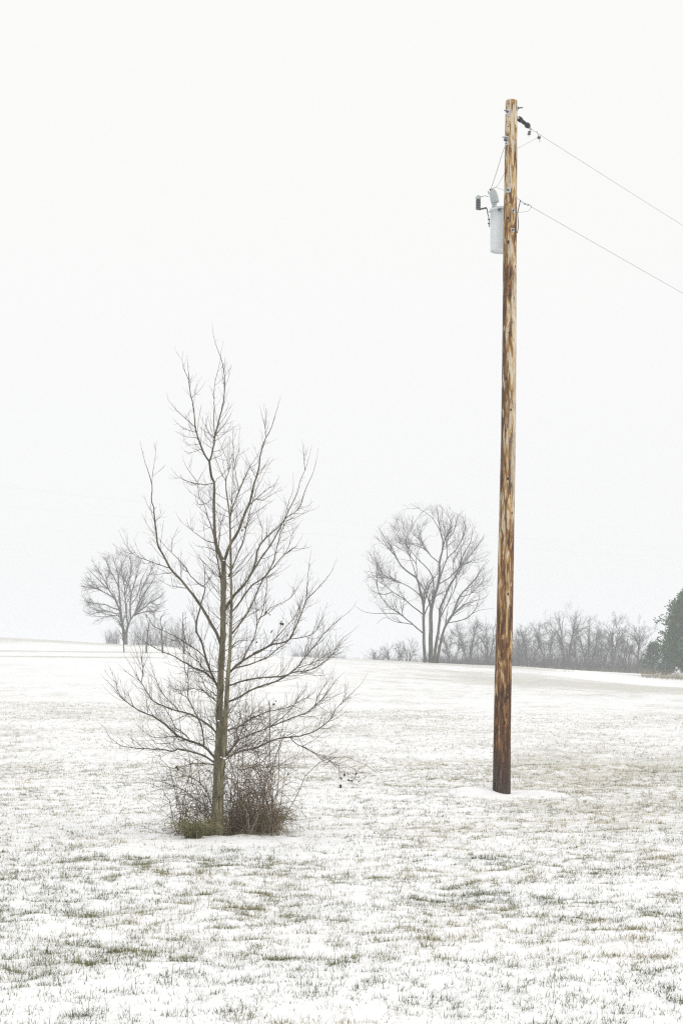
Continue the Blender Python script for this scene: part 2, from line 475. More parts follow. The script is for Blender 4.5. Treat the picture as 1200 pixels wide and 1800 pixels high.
xs = list(np.arange(-5.6, 5.6001, 0.04))
right = grow(5.6, 0.04, 1.028, 60); right = right + grow(right[-1], right[-1] - right[-2], 1.25, 640)
xs = [-q for q in right[::-1]] + xs + right
ys = list(np.arange(8.0, 28.001, 0.04))
y0 = ys[-1]
while y0 < 240:
    y0 += max(0.045, 0.045 * (y0 / 28) ** 1.75); ys.append(y0)
ys = [-300, -120, -50, -20, -8, -2, 1, 3, 4.5, 5.5, 6.3, 7, 7.5, 7.8] + ys + grow(y0, ys[-1] - ys[-2], 1.3, 640)
xs, ys = np.array(xs), np.array(ys)
GX, GY = np.meshgrid(xs, ys)
GZ = ground_z(GX.ravel(), GY.ravel())
m = MB()
nx_, ny_ = len(xs), len(ys)
gi = np.arange(nx_ * ny_).reshape(ny_, nx_)
quads = np.stack([gi[:-1, :-1], gi[:-1, 1:], gi[1:, 1:], gi[1:, :-1]], -1).reshape(-1, 4)
m.add(np.stack([GX.ravel(), GY.ravel(), GZ], -1), [quads], turf_density(GX.ravel(), GY.ravel()))
ground = m.build('ground', M_snow, attr='turf')
ground['kind'] = 'structure'
ground['label'] = 'gently rising field under thin patchy snow'

# ------------------------------------------------------------------ grass poking through
def blades(n_try, ylo, yhi, spread, hlo, hhi, per, wid, thr, seed, power=1.15, tint_shift=0.0):
    rng = np.random.default_rng(seed)
    # area-uniform over the trapezoid seen, with a margin for other viewpoints
    y = np.sqrt(rng.uniform(ylo ** 2, yhi ** 2, n_try))
    x = rng.uniform(-1, 1, n_try) * spread * y
    t = turf_density(x, y)
    fineclump = 0.6 * vnoise(x / 0.07, y / 0.07, 77) + 0.4 * vnoise(x / 0.17, y / 0.21, 78)
    keep = rng.random(n_try) < np.clip((t - thr) * 1.15, 0, 0.29) ** power * (0.06 + 4.2 * fineclump ** 4)
    x, y, t = x[keep], y[keep], t[keep]
    n = len(x)
    tuft_t = np.clip(0.30 + 1.0 * (fbm(x / 1.1, y / 1.1, 91, 2) - 0.5) + rng.normal(0, 0.10, n) + tint_shift + 0.12 * sstep(0, 4, x) + 0.25 * sstep(14, 34, y), 0, 1)
    th = rng.uniform(hlo, hhi, n) * (0.55 + 0.9 * t)
    x = np.repeat(x, per) + rng.normal(0, 0.018, n * per); y = np.repeat(y, per) + rng.normal(0, 0.018, n * per)
    h = np.repeat(th, per) * rng.uniform(0.4, 1.15, n * per)
    tt = np.clip(np.repeat(tuft_t, per) + rng.normal(0, 0.13, n * per), 0, 1)
    N = n * per
    z = ground_z(x, y) - 0.012
    az = rng.uniform(0, 2 * np.pi, N); lean = np.clip(rng.normal(0.85, 0.45, N), 0.05, 1.75)
    d = np.stack([np.cos(az), np.sin(az), np.zeros(N)], -1)
    s = np.stack([-np.sin(az + 0.5), np.cos(az + 0.5), np.zeros(N)], -1) * (rng.uniform(0.6, 1.2, N) * wid)[:, None]
    p0 = np.stack([x, y, z], -1)
    up = np.array([0, 0, 1.0])
    p1 = p0 + h[:, None] * 0.55 * (d * np.sin(lean * 0.6)[:, None] + up * np.cos(lean * 0.6)[:, None])
    p2 = p1 + h[:, None] * 0.5 * (d * np.sin(lean * 1.35)[:, None] + up * np.cos(lean * 1.35)[:, None])
    v = np.stack([p0 - s, p0 + s, p1 + s * 0.8, p1 - s * 0.8, p2], 1)
    idx = np.arange(N * 5).reshape(N, 5)
    return v, [idx[:, :4], idx[:, [3, 2, 4]]], np.repeat(tt, 5)

m = MB()
m.add(*blades(330000, 7.6, 17, 0.25, 0.035, 0.085, 5, 0.0016, 0.06, 1))
m.add(*blades(420000, 17, 34, 0.24, 0.035, 0.08, 4, 0.0021, 0.06, 2, tint_shift=0.05))
m.add(*blades(170000, 34, 62, 0.23, 0.05, 0.09, 3, 0.0035, 0.08, 3))
g = m.build('grass', M_grass, smooth=False, attr='tint')
tag(g, 'short winter grass poking through the snow in tufts', 'grass', kind='stuff')
print('grass blades', len(g.data.vertices) // 5)

# ------------------------------------------------------------------ branch tools
def resample(pts, K, jitter=0.0, rng=RNG):
    pts = np.asarray(pts, float)
    # Catmull-Rom through the points, then even spacing
    q = np.vstack([2 * pts[0] - pts[1], pts, 2 * pts[-1] - pts[-2]])
    out = []
    for i in range(1, len(q) - 2):
        t = np.linspace(0, 1, 8, endpoint=False)[:, None]
        a, b_, c, d = q[i - 1], q[i], q[i + 1], q[i + 2]
        out.append(0.5 * (2 * b_ + (c - a) * t + (2 * a - 5 * b_ + 4 * c - d) * t ** 2 + (3 * b_ - a - 3 * c + d) * t ** 3))
    out = np.vstack(out + [pts[-1:]])
    seg = np.r_[0, np.cumsum(np.linalg.norm(np.diff(out[:, :3], axis=0), axis=1))]
    s = np.linspace(0, seg[-1], K)
    r = np.stack([np.interp(s, seg, out[:, k]) for k in range(out.shape[1])], -1)
    if jitter:
        r[1:-1, :3] += rng.normal(0, jitter, (K - 2, 3))
    return r

UP = np.array([0, 0, 1.0])

def spawn(pts, rad, n, t0, t1, lmin, lmax, ang, up, K, r0, r1, rng, wander=0.25, fall=0.5, flat=None):
    """n side shoots on each of the given stems; returns points, radii, parent index"""
    pts = np.asarray(pts); rad = np.asarray(rad)
    if pts.ndim == 2: pts, rad = pts[None], rad[None]
    N, Kp, _ = pts.shape
    t = rng.uniform(t0, t1, (N, n))
    f = t * (Kp - 1); i = np.clip(f.astype(int), 0, Kp - 2); w = (f - i)[..., None]
    ii = np.arange(N)[:, None]
    p = pts[ii, i] * (1 - w) + pts[ii, i + 1] * w
    tan = norm(pts[ii, i + 1] - pts[ii, i])
    pr = rad[ii, i] * (1 - w[..., 0]) + rad[ii, i + 1] * w[..., 0]
    rv = rng.normal(0, 1, (N, n, 3))
    if flat is not None: rv[..., 1] *= flat
    perp = norm(rv - (rv * tan).sum(-1, keepdims=True) * tan)
    a = np.radians(rng.normal(ang, 13, (N, n)))[..., None]
    d = np.cos(a) * tan + np.sin(a) * perp
    L = rng.uniform(lmin, lmax, (N, n)) * (1 - fall * t)
    step = (L / (K - 1))[..., None]
    out = [p]; dr = d
    kink = rng.normal(0, wander, (N, n, 3))
    for k in range(1, K):
        dr = norm(dr + UP * up / (K - 1) + rng.normal(0, wander, (N, n, 3)) / math.sqrt(K - 1) + kink / (K - 1))
        out.append(out[-1] + dr * step)
    out = np.stack(out, 2).reshape(N * n, K, 3)
    s = np.linspace(0, 1, K)
    rr0 = np.minimum(r0 * (0.6 + 0.8 * L / lmax), np.maximum(pr * 0.75, r1))
    rr = rr0[..., None] * (1 - s) + r1 * s
    return out, rr.reshape(N * n, K), np.repeat(np.arange(N), n)

def dome_limbs(S, RD, centre, rad, n, rng, K=16, zlow=-0.3, skip=0.25):
    """limbs that leave the stems and reach out to an evenly covered crown outline"""
    S = np.asarray(S); N, Kp, _ = S.shape
    k0 = max(1, int(Kp * skip))
    tan = norm(np.gradient(S, axis=1))[:, k0:].reshape(-1, 3)
    pt = S[:, k0:].reshape(-1, 3); pr = np.asarray(RD)[:, k0:].reshape(-1)
    out, rr = [], []
    R_ = float(np.mean(rad))
    for q in range(n):
        z = zlow + (1 - zlow) * ((q + rng.random()) / n); a = q * 2.39996 + rng.normal(0, 0.3)
        dv = np.array([math.sqrt(max(0, 1 - z * z)) * math.cos(a), math.sqrt(max(0, 1 - z * z)) * math.sin(a), z])
        tg = centre + dv * rad * rng.uniform(0.78, 1.02)
        v = tg - pt; dist = np.linalg.norm(v, axis=1)
        cosa = (tan * v).sum(1) / np.maximum(dist, 1e-6)
        cost = dist / R_ * 0.75 + (1 - cosa) * 1.3 + rng.random(len(dist)) * 0.35 + (dist < 0.3 * R_) * 3
        j = int(np.argmin(cost))
        t = np.linspace(0, 1, K)[:, None]
        p1 = pt[j] + tan[j] * dist[j] * 0.38 + UP * dist[j] * 0.04
        p = (1 - t) ** 2 * pt[j] + 2 * t * (1 - t) * p1 + t ** 2 * tg
        p[1:] += np.cumsum(rng.normal(0, 0.006 * dist[j], (K - 1, 3)), 0) * np.linspace(0.3, 1, K - 1)[:, None]
        out.append(p)
        r0 = min(pr[j] * 0.7, 0.009 * dist[j] + 0.012)
        rr.append(r0 * (1 - t[:, 0]) ** 0.9 + 0.006)
    return np.array(out), np.array(rr)

# ------------------------------------------------------------------ the young tree in front, branches followed one by one
TAGS = {'X': (0, 0, 1.0), 'A': (150, 560, 2.4), 'B': (150, 1050, 2.4), '1': (240, 560, 6.6667), '2': (400, 680, 6.0), '3': (240, 800, 6.6667),
        '4': (380, 960, 4.6154), '5': (170, 1100, 5.2174), '6': (380, 1180, 4.2857), 'Z': (280, 1300, 4.2857)}

def trace(spec):
    pts = []
    for tg, lst in spec:
        ox, oy, sc = TAGS[tg]
        pts += [(ox + x / sc, oy + y / sc) for x, y in lst]
    return np.array(pts)

TRUNK = np.array([(380, 1478, 26), (380.5, 1468, 23), (382, 1450, 21.5), (383.5, 1400, 20), (385, 1345, 19), (386, 1312, 16), (386, 1272, 12.5), (386.5, 1234, 11.5),
                  (388, 1190, 11), (389.5, 1157, 10.5), (392, 1110, 10), (392.5, 1055, 9.6), (393, 1010, 9.2), (392.7, 985, 8.8)])
STEM2 = np.array([(385, 1400, 13), (390, 1345, 12.5), (394, 1310, 10), (396, 1270, 9), (399, 1220, 8), (401, 1185, 7.2), (404, 1150, 6.2), (406, 1100, 5.2),
                  (407, 1060, 4.7), (406, 1010, 4.2), (405.5, 965, 3.6), (404.5, 930, 3.2), (403.5, 905, 2.9), (400.5, 881, 2.5), (397.5, 860, 2.1), (397.5, 842, 1.7), (403, 827, 1.2), (408, 810, .7)])
# (start width px, depth slope, twiggy 0..1, traced points)
BR = [
 (7.0, .05, .8, [('3', [(1018, 1240), (985, 1190), (950, 1100), (925, 1000), (915, 850), (908, 600), (910, 330), (880, 260), (860, 130), (855, 70)])]),
 (3.6, -.12, 1, [('1', [(852, 1672), (800, 1600), (750, 1480), (715, 1370), (690, 1270), (675, 1100), (650, 960), (630, 860), (615, 720), (610, 650), (590, 420)])]),
 (3.4, .12, 1, [('1', [(856, 1672), (880, 1600), (905, 1480), (920, 1370), (950, 1260), (985, 1120), (1020, 970), (1030, 850), (1035, 800), (1033, 700), (1015, 560), (985, 450), (930, 300), (900, 180), (885, 50)])]),
 (1.6, .2, .4, [('1', [(918, 1370), (908, 1250), (910, 1000), (910, 830), (935, 680), (975, 520), (990, 410), (1020, 250)])]),
 (1.0, .3, .3, [('1', [(612, 715), (560, 600), (537, 500), (545, 380)])]),
 (1.4, .3, .5, [('1', [(690, 1280), (620, 1210), (540, 1140), (440, 1040), (380, 960), (345, 850)])]),
 (1.1, -.3, .2, [('1', [(700, 1335), (600, 1305), (520, 1260), (460, 1210), (428, 1160)])]),
 (1.0, .4, .2, [('1', [(720, 1397), (620, 1390), (540, 1370), (460, 1320)])]),
 (.9, .4, .2, [('1', [(740, 1468), (640, 1480), (570, 1450), (545, 1420)])]),
 (.9, -.4, .2, [('1', [(760, 1530), (680, 1560), (610, 1568), (560, 1555)])]),
 (1.0, -.3, .2, [('1', [(915, 1410), (850, 1340), (815, 1260), (810, 1200), (850, 1140)])]),
 (.9, .3, .2, [('1', [(900, 1465), (840, 1410), (800, 1340), (795, 1280)])]),
 (.9, .3, .2, [('1', [(885, 1520), (820, 1480), (770, 1440), (740, 1390)])]),
 (1.0, .3, .2, [('1', [(925, 1370), (1000, 1270), (1080, 1180), (1110, 1100)])]),
 (1.0, -.3, .2, [('1', [(920, 1435), (1010, 1370), (1090, 1270), (1110, 1200)])]),
 (.9, .4, .2, [('1', [(900, 1560), (1000, 1535), (1070, 1490), (1110, 1440)])]),
 (.9, -.4, .2, [('1', [(880, 1650), (930, 1625), (990, 1605), (1020, 1560)])]),
 # great left bough
 (6.2, -.45, 1, [('X', [(388, 1132), (381, 1113), (372, 1098)]), ('3', [(770, 1790), (700, 1690), (640, 1610), (590, 1550), (530, 1470), (460, 1400), (390, 1320), (330, 1200), (280, 1110), (248, 1050), (240, 960), (225, 850), (210, 700), (205, 620), (175, 530), (183, 440), (178, 340), (140, 200), (100, 80)]), ('1', [(90, 1650), (40, 1430)])]),
 (1.0, .3, .2, [('3', [(178, 330), (200, 150), (220, 30)]), ('1', [(222, 1600), (235, 1420)])]),
 (4.6, .35, 1, [('5', [(1135, 620), (1100, 540), (1050, 430), (1000, 290), (960, 130), (910, 10)]), ('3', [(800, 1580), (795, 1550), (720, 1500), (640, 1420), (590, 1340), (510, 1240), (410, 1140), (330, 1060), (250, 970), (180, 900), (110, 850)])]),
 (1.5, .5, .8, [('3', [(797, 1530), (800, 1400), (790, 1290), (750, 1200), (745, 1120)])]),
 (1.1, -.3, .6, [('3', [(800, 1530), (880, 1420), (940, 1330)])]),
 (1.2, .4, .6, [('3', [(410, 1140), (415, 1020), (450, 930), (495, 830)])]),
 (1.2, -.4, .8, [('3', [(525, 1440), (520, 1300), (525, 1200), (520, 1100)])]),
 (1.5, -.3, .9, [('3', [(390, 1325), (250, 1280), (150, 1240), (60, 1210), (0, 1185)]), ('X', [(227, 966), (216, 948), (208, 930)])]),
 (1.2, .5, .8, [('3', [(415, 1380), (300, 1390), (200, 1405), (120, 1380)])]),
 (1.3, -.5, .9, [('3', [(580, 1560), (480, 1545), (400, 1530), (330, 1500), (240, 1440)])]),
 (1.2, .5, .7, [('3', [(985, 1440), (900, 1390), (830, 1330), (810, 1280)])]),
 (1.2, .5, .7, [('3', [(960, 1290), (880, 1240), (800, 1160), (780, 1080)])]),
 (1.3, -.4, .9, [('3', [(930, 1130), (830, 1080), (720, 1070), (650, 1010)])]),
 (1.8, .3, 1, [('3', [(918, 1030), (810, 1000), (740, 950), (670, 900), (620, 840), (585, 750)])]),
 (1.2, -.4, .6, [('3', [(910, 880), (830, 830), (770, 790), (720, 740)])]),
 (3.0, .15, .5, [('3', [(1000, 1600), (985, 1430), (960, 1280), (935, 1150), (925, 1040), (910, 960), (870, 830), (830, 700), (800, 600), (790, 575), (745, 510), (725, 420), (718, 330), (730, 290), (780, 200), (840, 90)])]),
 (1.2, -.4, .9, [('3', [(790, 575), (740, 580), (700, 540), (690, 480), (670, 420)])]),
 (1.0, .4, .6, [('3', [(830, 700), (770, 650), (710, 590), (660, 550)])]),
 (1.0, .4, .4, [('3', [(795, 575), (850, 545), (885, 500), (890, 440)])]),
 (1.8, -.4, .9, [('3', [(905, 330), (800, 345), (730, 335), (640, 320), (560, 295), (490, 255), (440, 205), (410, 140)])]),
 (1.1, .3, .4, [('3', [(715, 320), (650, 230), (590, 150), (550, 60), (540, 0)])]),
 (2.0, .25, .9, [('3', [(960, 1080), (975, 950), (985, 800), (1020, 720), (1070, 560)])]),
 (1.0, .3, .5, [('3', [(985, 800), (940, 680), (920, 600)])]),
 (1.0, .3, .6, [('3', [(920, 320), (950, 270), (1000, 240), (1060, 170), (1065, 110)])]),
 # right leader and its limbs
 (6.0, .1, .8, [('X', [(393, 990)]), ('2', [(10, 1710), (40, 1640), (100, 1550), (150, 1430), (195, 1300), (235, 1220), (260, 1120), (280, 1020), (310, 940), (335, 830), (345, 720), (380, 600), (405, 540), (455, 450), (490, 340), (530, 210), (562, 90)])]),
 (1.2, .3, .3, [('2', [(405, 540), (395, 430), (365, 310), (340, 200)])]),
 (.9, -.3, .2, [('2', [(398, 450), (402, 340), (405, 220)])]),
 (2.0, .4, .9, [('2', [(225, 1255), (320, 1165), (420, 1080), (510, 1010), (550, 930)])]),
 (1.2, -.4, .6, [('2', [(310, 1190), (370, 1195), (430, 1160), (520, 1100), (570, 1040)])]),
 (1.3, -.3, .7, [('2', [(300, 960), (240, 840), (170, 680)])]),
 (1.2, .3, .7, [('2', [(315, 940), (390, 840), (420, 770)])]),
 (2.6, -.35, 1, [('4', [(100, 250), (150, 130), (195, 10)]), ('2', [(150, 1670), (180, 1560), (200, 1460), (230, 1330), (270, 1200), (300, 1090), (350, 1000), (400, 890), (460, 780)])]),
 (2.6, .3, 1, [('2', [(25, 1500), (30, 1380), (50, 1280), (90, 1180), (120, 1100), (170, 980), (240, 840), (320, 710), (390, 560)])]),
 (1.4, -.2, .6, [('2', [(120, 1100), (95, 980), (75, 830), (60, 650), (50, 350)])]),
 (1.6, -.3, .9, [('2', [(27, 1420), (45, 1180), (50, 1060), (60, 900), (90, 760), (115, 690), (130, 400)])]),
 (1.2, .3, .8, [('2', [(285, 1240), (320, 1370), (365, 1500), (360, 1620)][::-1])]),
 (1.1, -.3, .7, [('2', [(200, 1470), (260, 1360), (350, 1290), (430, 1230), (500, 1180)])]),
 (4.2, .45, 1, [('4', [(60, 520), (90, 480), (130, 415), (200, 340), (260, 270), (300, 190), (325, 100)]), ('2', [(310, 1750), (360, 1640), (440, 1560), (520, 1490), (590, 1420), (640, 1310), (690, 1220), (740, 1110), (760, 1010), (780, 950), (815, 880), (850, 780), (890, 610)])]),
 (1.2, -.2, .4, [('2', [(815, 880), (805, 750), (785, 550)])]),
 (4.2, -.3, 1, [('4', [(60, 540), (100, 480), (150, 400), (230, 310), (300, 200), (370, 90), (430, 5)]), ('2', [(430, 1700), (490, 1610), (560, 1470), (610, 1385), (700, 1330), (770, 1250), (800, 1140), (840, 1040), (890, 930), (930, 800), (958, 640)])]),
 (1.2, .3, .6, [('2', [(605, 1420), (700, 1385), (800, 1340), (860, 1300), (890, 1245)])]),
 (3.4, .5, 1, [('4', [(122, 540), (190, 460), (240, 380), (300, 310), (380, 260), (430, 200), (470, 110), (492, 10)]), ('2', [(530, 1670), (555, 1550), (590, 1480), (600, 1400), (650, 1200), (690, 1100), (690, 900)])]),
 (3.4, -.5, 1, [('4', [(128, 710), (200, 620), (260, 530), (310, 430), (340, 350), (380, 270), (420, 220), (490, 140), (560, 60), (650, 0)]), ('2', [(610, 1770), (720, 1680), (800, 1550)])]),
 (1.2, .3, .7, [('2', [(590, 1780), (640, 1690), (680, 1560), (740, 1470), (800, 1390)])]),
 (4.4, .35, 1, [('4', [(85, 1050), (150, 980), (220, 930), (300, 880), (380, 840), (450, 800), (530, 785), (600, 750), (650, 640), (690, 550), (720, 460), (735, 430), (800, 370), (870, 290), (940, 200), (980, 90)])]),
 (1.5, .1, .7, [('4', [(735, 430), (742, 250), (760, 100), (775, 20)])]),
 (2.6, -.5, 1, [('4', [(120, 1010), (170, 985), (240, 970), (350, 930), (430, 890), (500, 830), (560, 790), (620, 700), (650, 600), (690, 480), (700, 400), (660, 330)])]),
 (1.6, .3, 1, [('4', [(600, 755), (700, 740), (780, 715), (820, 670), (850, 600), (920, 530)])]),
 (2.2, -.6, 1, [('4', [(300, 870), (420, 810), (500, 730), (580, 640), (640, 570), (690, 450), (720, 330)])]),
 (2.2, .5, 1, [('4', [(200, 955), (260, 830), (310, 740), (330, 620), (320, 480), (290, 350), (250, 270)])]),
 (1.6, .6, 1, [('4', [(330, 600), (390, 560), (440, 500), (540, 460), (620, 400), (670, 310), (730, 220)])]),
 (1.6, -.6, 1, [('4', [(330, 650), (380, 520), (400, 400), (410, 280), (400, 150), (380, 60)])]),
 (3.4, -.6, 1, [('4', [(75, 1140), (110, 1130), (200, 1100), (300, 1075), (420, 1065), (540, 1055), (640, 1020), (740, 1010), (830, 970), (900, 920), (960, 850), (1010, 760), (1080, 710), (1160, 640)])]),
 (3.8, .4, 1, [('4', [(80, 1275), (110, 1260), (200, 1220), (280, 1170), (380, 1130), (480, 1100), (570, 1050), (660, 980), (720, 900), (790, 820), (850, 740), (920, 660), (1000, 590), (1090, 520), (1140, 450)])]),
 (1.5, .5, .9, [('4', [(660, 990), (780, 950), (880, 890), (980, 830), (1060, 815), (1115, 795)])]),
 (1.1, .5, .6, [('4', [(640, 1030), (760, 1030), (820, 1060)])]),
 (1.3, -.4, .9, [('4', [(110, 830), (180, 770), (260, 760), (310, 700)])]),
 (1.2, .4, .9, [('4', [(75, 850), (150, 810), (220, 760), (230, 680)])]),
 (2.6, .6, 1, [('6', [(80, 445), (170, 420), (240, 370), (320, 330), (400, 300), (490, 285), (570, 260), (640, 215), (720, 180), (770, 80)])]),
 (3.2, -.5, 1, [('6', [(70, 640), (110, 600), (170, 520), (250, 480), (330, 450), (400, 420), (450, 385), (520, 330), (580, 260), (630, 170), (690, 80)])]),
 (2.2, .3, 1, [('6', [(400, 420), (500, 380), (600, 340), (680, 310), (740, 260), (800, 210), (850, 140), (910, 60), (975, 0)])]),
 (1.2, -.3, .7, [('6', [(740, 260), (770, 180), (820, 100), (850, 20)])]),
 (3.4, .25, 1, [('6', [(60, 670), (90, 650), (160, 610), (240, 590), (320, 570), (400, 530), (480, 505), (560, 495), (640, 485), (720, 460), (800, 415), (860, 360), (900, 290), (960, 220), (1040, 150), (1100, 80), (1140, 10)])]),
 (1.6, -.2, .8, [('6', [(555, 497), (600, 545), (680, 580), (750, 625), (820, 650), (880, 690), (940, 730), (980, 780)])]),
 (1.0, .3, .8, [('6', [(750, 625), (820, 690), (860, 680), (960, 710), (1000, 740)])]),
 (.8, .1, .3, [('6', [(940, 730), (1000, 722), (1060, 748), (1115, 790)])]),
 (.8, -.1, .3, [('6', [(960, 755), (1000, 775), (1035, 805)])]),
 (.8, .1, .3, [('6', [(925, 722), (932, 790), (942, 855)])]),
 (.7, .1, .2, [('6', [(1040, 738), (1075, 790), (1082, 830)])]),
 (2.4, .6, 1, [('6', [(70, 640), (130, 560), (180, 480), (210, 400), (280, 300), (300, 180)])]),
 (1.6, -.3, .8, [('6', [(200, 740), (290, 720), (370, 725), (460, 715), (560, 695), (620, 670), (680, 620)])]),
 # left boughs
 (3.6, .35, 1, [('5', [(1135, 590), (1115, 560), (1080, 510), (1030, 460), (980, 420), (900, 390), (830, 350), (760, 310), (690, 270), (620, 245), (540, 205), (470, 165), (410, 130), (360, 80), (330, 20)])]),
 (2.0, .5, 1, [('5', [(1000, 300), (930, 230), (850, 180), (760, 120), (680, 80), (600, 40), (520, 0)]), ('X', [(262, 1088), (248, 1068), (238, 1048)])]),
 (1.6, -.5, .9, [('5', [(1000, 415), (940, 340), (870, 280), (800, 210), (740, 120), (700, 60)])]),
 (1.6, .5, .9, [('5', [(1120, 660), (1060, 610), (1010, 570), (970, 520), (900, 505), (850, 490)])]),
 (1.8, -.5, 1, [('5', [(1115, 710), (1040, 650), (960, 590), (850, 575), (760, 590), (690, 570), (630, 520)])]),
 (1.2, .5, 1, [('5', [(1120, 420), (1040, 420), (960, 410), (860, 420), (760, 440), (690, 430)])]),
 (3.8, -.35, 1, [('5', [(1120, 1010), (1095, 980), (1050, 930), (980, 880), (920, 840), (850, 810), (780, 790), (700, 770), (600, 730), (520, 690), (470, 620), (440, 570), (405, 515), (380, 480), (330, 390), (280, 310), (240, 250)])]),
 (1.5, .3, .7, [('5', [(410, 515), (425, 420), (410, 300), (405, 230), (380, 150), (350, 50)])]),
 (1.6, .4, 1, [('5', [(760, 790), (690, 710), (620, 640), (570, 560), (530, 450), (490, 380)])]),
 (4.6, .25, 1, [('5', [(1090, 1215), (1065, 1190), (1010, 1130), (950, 1090), (870, 1060), (800, 1040), (740, 1005), (690, 960), (630, 910), (560, 855), (510, 825), (430, 795), (360, 760), (300, 715), (240, 670), (190, 610), (150, 560), (90, 500), (30, 440)])]),
 (1.2, -.4, .7, [('5', [(190, 600), (180, 500), (160, 430)])]),
 (1.1, .4, .7, [('5', [(340, 750), (300, 650), (260, 570)])]),
 (1.3, -.4, .7, [('5', [(470, 800), (455, 650), (440, 580)])]),
 (2.0, -.5, 1, [('5', [(850, 1040), (790, 980), (720, 930), (690, 860), (640, 780), (590, 690), (570, 600), (565, 550)])]),
 (2.4, .3, 1, [('5', [(985, 1100), (970, 960), (940, 870), (880, 750), (840, 660), (838, 560), (840, 490), (810, 400), (795, 280), (790, 150), (765, 30)])]),
 (1.3, -.3, .8, [('5', [(830, 660), (740, 600), (640, 520)])]),
 (3.2, -.3, 1, [('5', [(1090, 1265), (1060, 1240), (1000, 1200), (920, 1170), (830, 1145), (740, 1130), (700, 1150), (600, 1135), (480, 1130), (360, 1120), (240, 1105), (160, 1055), (110, 1010), (70, 930), (0, 870)])]),
 (1.3, .4, .8, [('5', [(735, 1130), (680, 1085), (580, 1080), (480, 1090)])]),
 (1.8, -.4, 1, [('5', [(840, 1050), (740, 1015), (640, 1020), (540, 1025), (470, 1000), (400, 940), (320, 880)])]),
 (2.2, .5, 1, [('5', [(1100, 1275), (1065, 1270), (980, 1265), (900, 1260), (840, 1275), (760, 1300), (640, 1320)])]),
 (2.6, -.4, 1, [('Z', [(410, 540), (390, 480), (360, 400), (310, 330), (250, 290), (205, 275), (140, 285), (70, 270), (20, 290)])]),
 (2.6, -.7, 1, [('Z', [(410, 620), (385, 570), (330, 490), (250, 430), (180, 380), (100, 345), (20, 320)]), ('X', [(262, 1368), (245, 1357)])]),
 (1.8, .6, 1, [('Z', [(400, 640), (330, 560), (250, 520), (170, 490), (90, 500), (30, 510)])]),
]

s0 = TREE_D / F
tree_origin = P(381, 1470, TREE_D)
tree = thing('bare_tree', tree_origin, 'bare young tree with two stems and brambles at its foot', 'tree')

hist_px, hist_d = [], []
def register(px, d):
    hist_px.append(px); hist_d.append(d)
def depth_at(p):
    a = np.vstack(hist_px); dd = np.concatenate(hist_d)
    return dd[np.argmin(((a - p) ** 2).sum(1))]
def to3(px, d):
    d = np.asarray(d)
    return np.stack([(px[:, 0] - CX) / F * d, d, ZC + (HY - px[:, 1]) / F * d], -1)

def stem_part(arr, dfun, name, K, sides, knob=0.0):
    r = resample(arr, K)
    d = dfun(np.linspace(0, 1, K))
    p = to3(r[:, :2], d)
    register(r[:, :2], d)
    rad = r[:, 2] * s0 / 2
    if knob: rad = rad * (1 + RNG.normal(0, knob, K))
    m = MB(); m.tubes(p, rad, sides)
    o = m.build(name, M_bark, tree, tree_origin)
    return o, p, rad

o, trunk_p, trunk_r = stem_part(TRUNK, lambda t: TREE_D + 0.05 * t, 'trunk', 90, 16, 0.03)
o, s2_p, s2_r = stem_part(STEM2, lambda t: TREE_D - 0.05 - 0.10 * np.minimum(t * 3, 1) + 0.1 * t, 'second_stem', 80, 12, 0.03)
rng = np.random.default_rng(21)
n_b = 0
for w0, k, twg, spec in BR:
    px = trace(spec)
    K = 40 if len(px) > 7 else 24
    r = resample(px, K)
    low = float(sstep(1000, 1250, r[:, 1].mean()))
    L = np.linalg.norm(np.diff(r, axis=0), axis=1).sum()
    arc = np.linspace(0, 1, K) * L * s0
    d = depth_at(r[0]) + 0.85 * k * arc + 0.02 * np.sin(np.linspace(0, 5, K) + w0 * 9) * np.linspace(0, 1, K)
    r[1:-1] += rng.normal(0, 0.22, (K - 2, 2))
    register(r, d)
    p = to3(r, d)
    tt = np.linspace(0, 1, K)
    wid = (w0 * (0.88 + 0.12 * low) * (1 - tt) ** 0.95 + 0.24) * s0 / 2 * (1 + rng.normal(0, 0.05, K))
    if w0 == 7.0:      # the leader goes on into its two forks
        wid = (7.0 + (3.7 - 7.0) * tt ** 0.6) * s0 / 2
    m = MB(); m.tubes(p, wid, 8 if w0 > 2 else 5)
    ob = m.build('branch', M_limb, tree, tree_origin)
    # twigs
    Lm = L * s0
    n = int(max(2, L / 6.2 * twg * (0.5 + 0.65 * low)))
    m = MB()
    a1, b1, _ = spawn(p, wid, n, 0.05, 0.72 + 0.10 * low, 0.07, (0.42 if w0 > 1.4 else 0.22) + 0.08 * low, 42, 0.7, 7, 0.0025, 0.0009, rng, 0.13, 0.55)
    m.tubes(a1, b1, 3)
    a2, b2, _ = spawn(a1, b1, 2, 0.2, 0.95, 0.04, 0.17, 44, 0.5, 4, 0.0015, 0.0008, rng, 0.12, 0.3)
    m.tubes(a2, b2, 3)
    a3, b3, _ = spawn(p, wid, max(2, n // 2), 0.05, 0.95, 0.02, 0.06, 65, 0.3, 3, 0.0018, 0.0008, rng, 0.1, 0.2)   # short spurs
    m.tubes(a3, b3, 3)
    m.build('twigs', M_twig, ob, tree_origin)['kind'] = 'stuff'
    n_b += 1
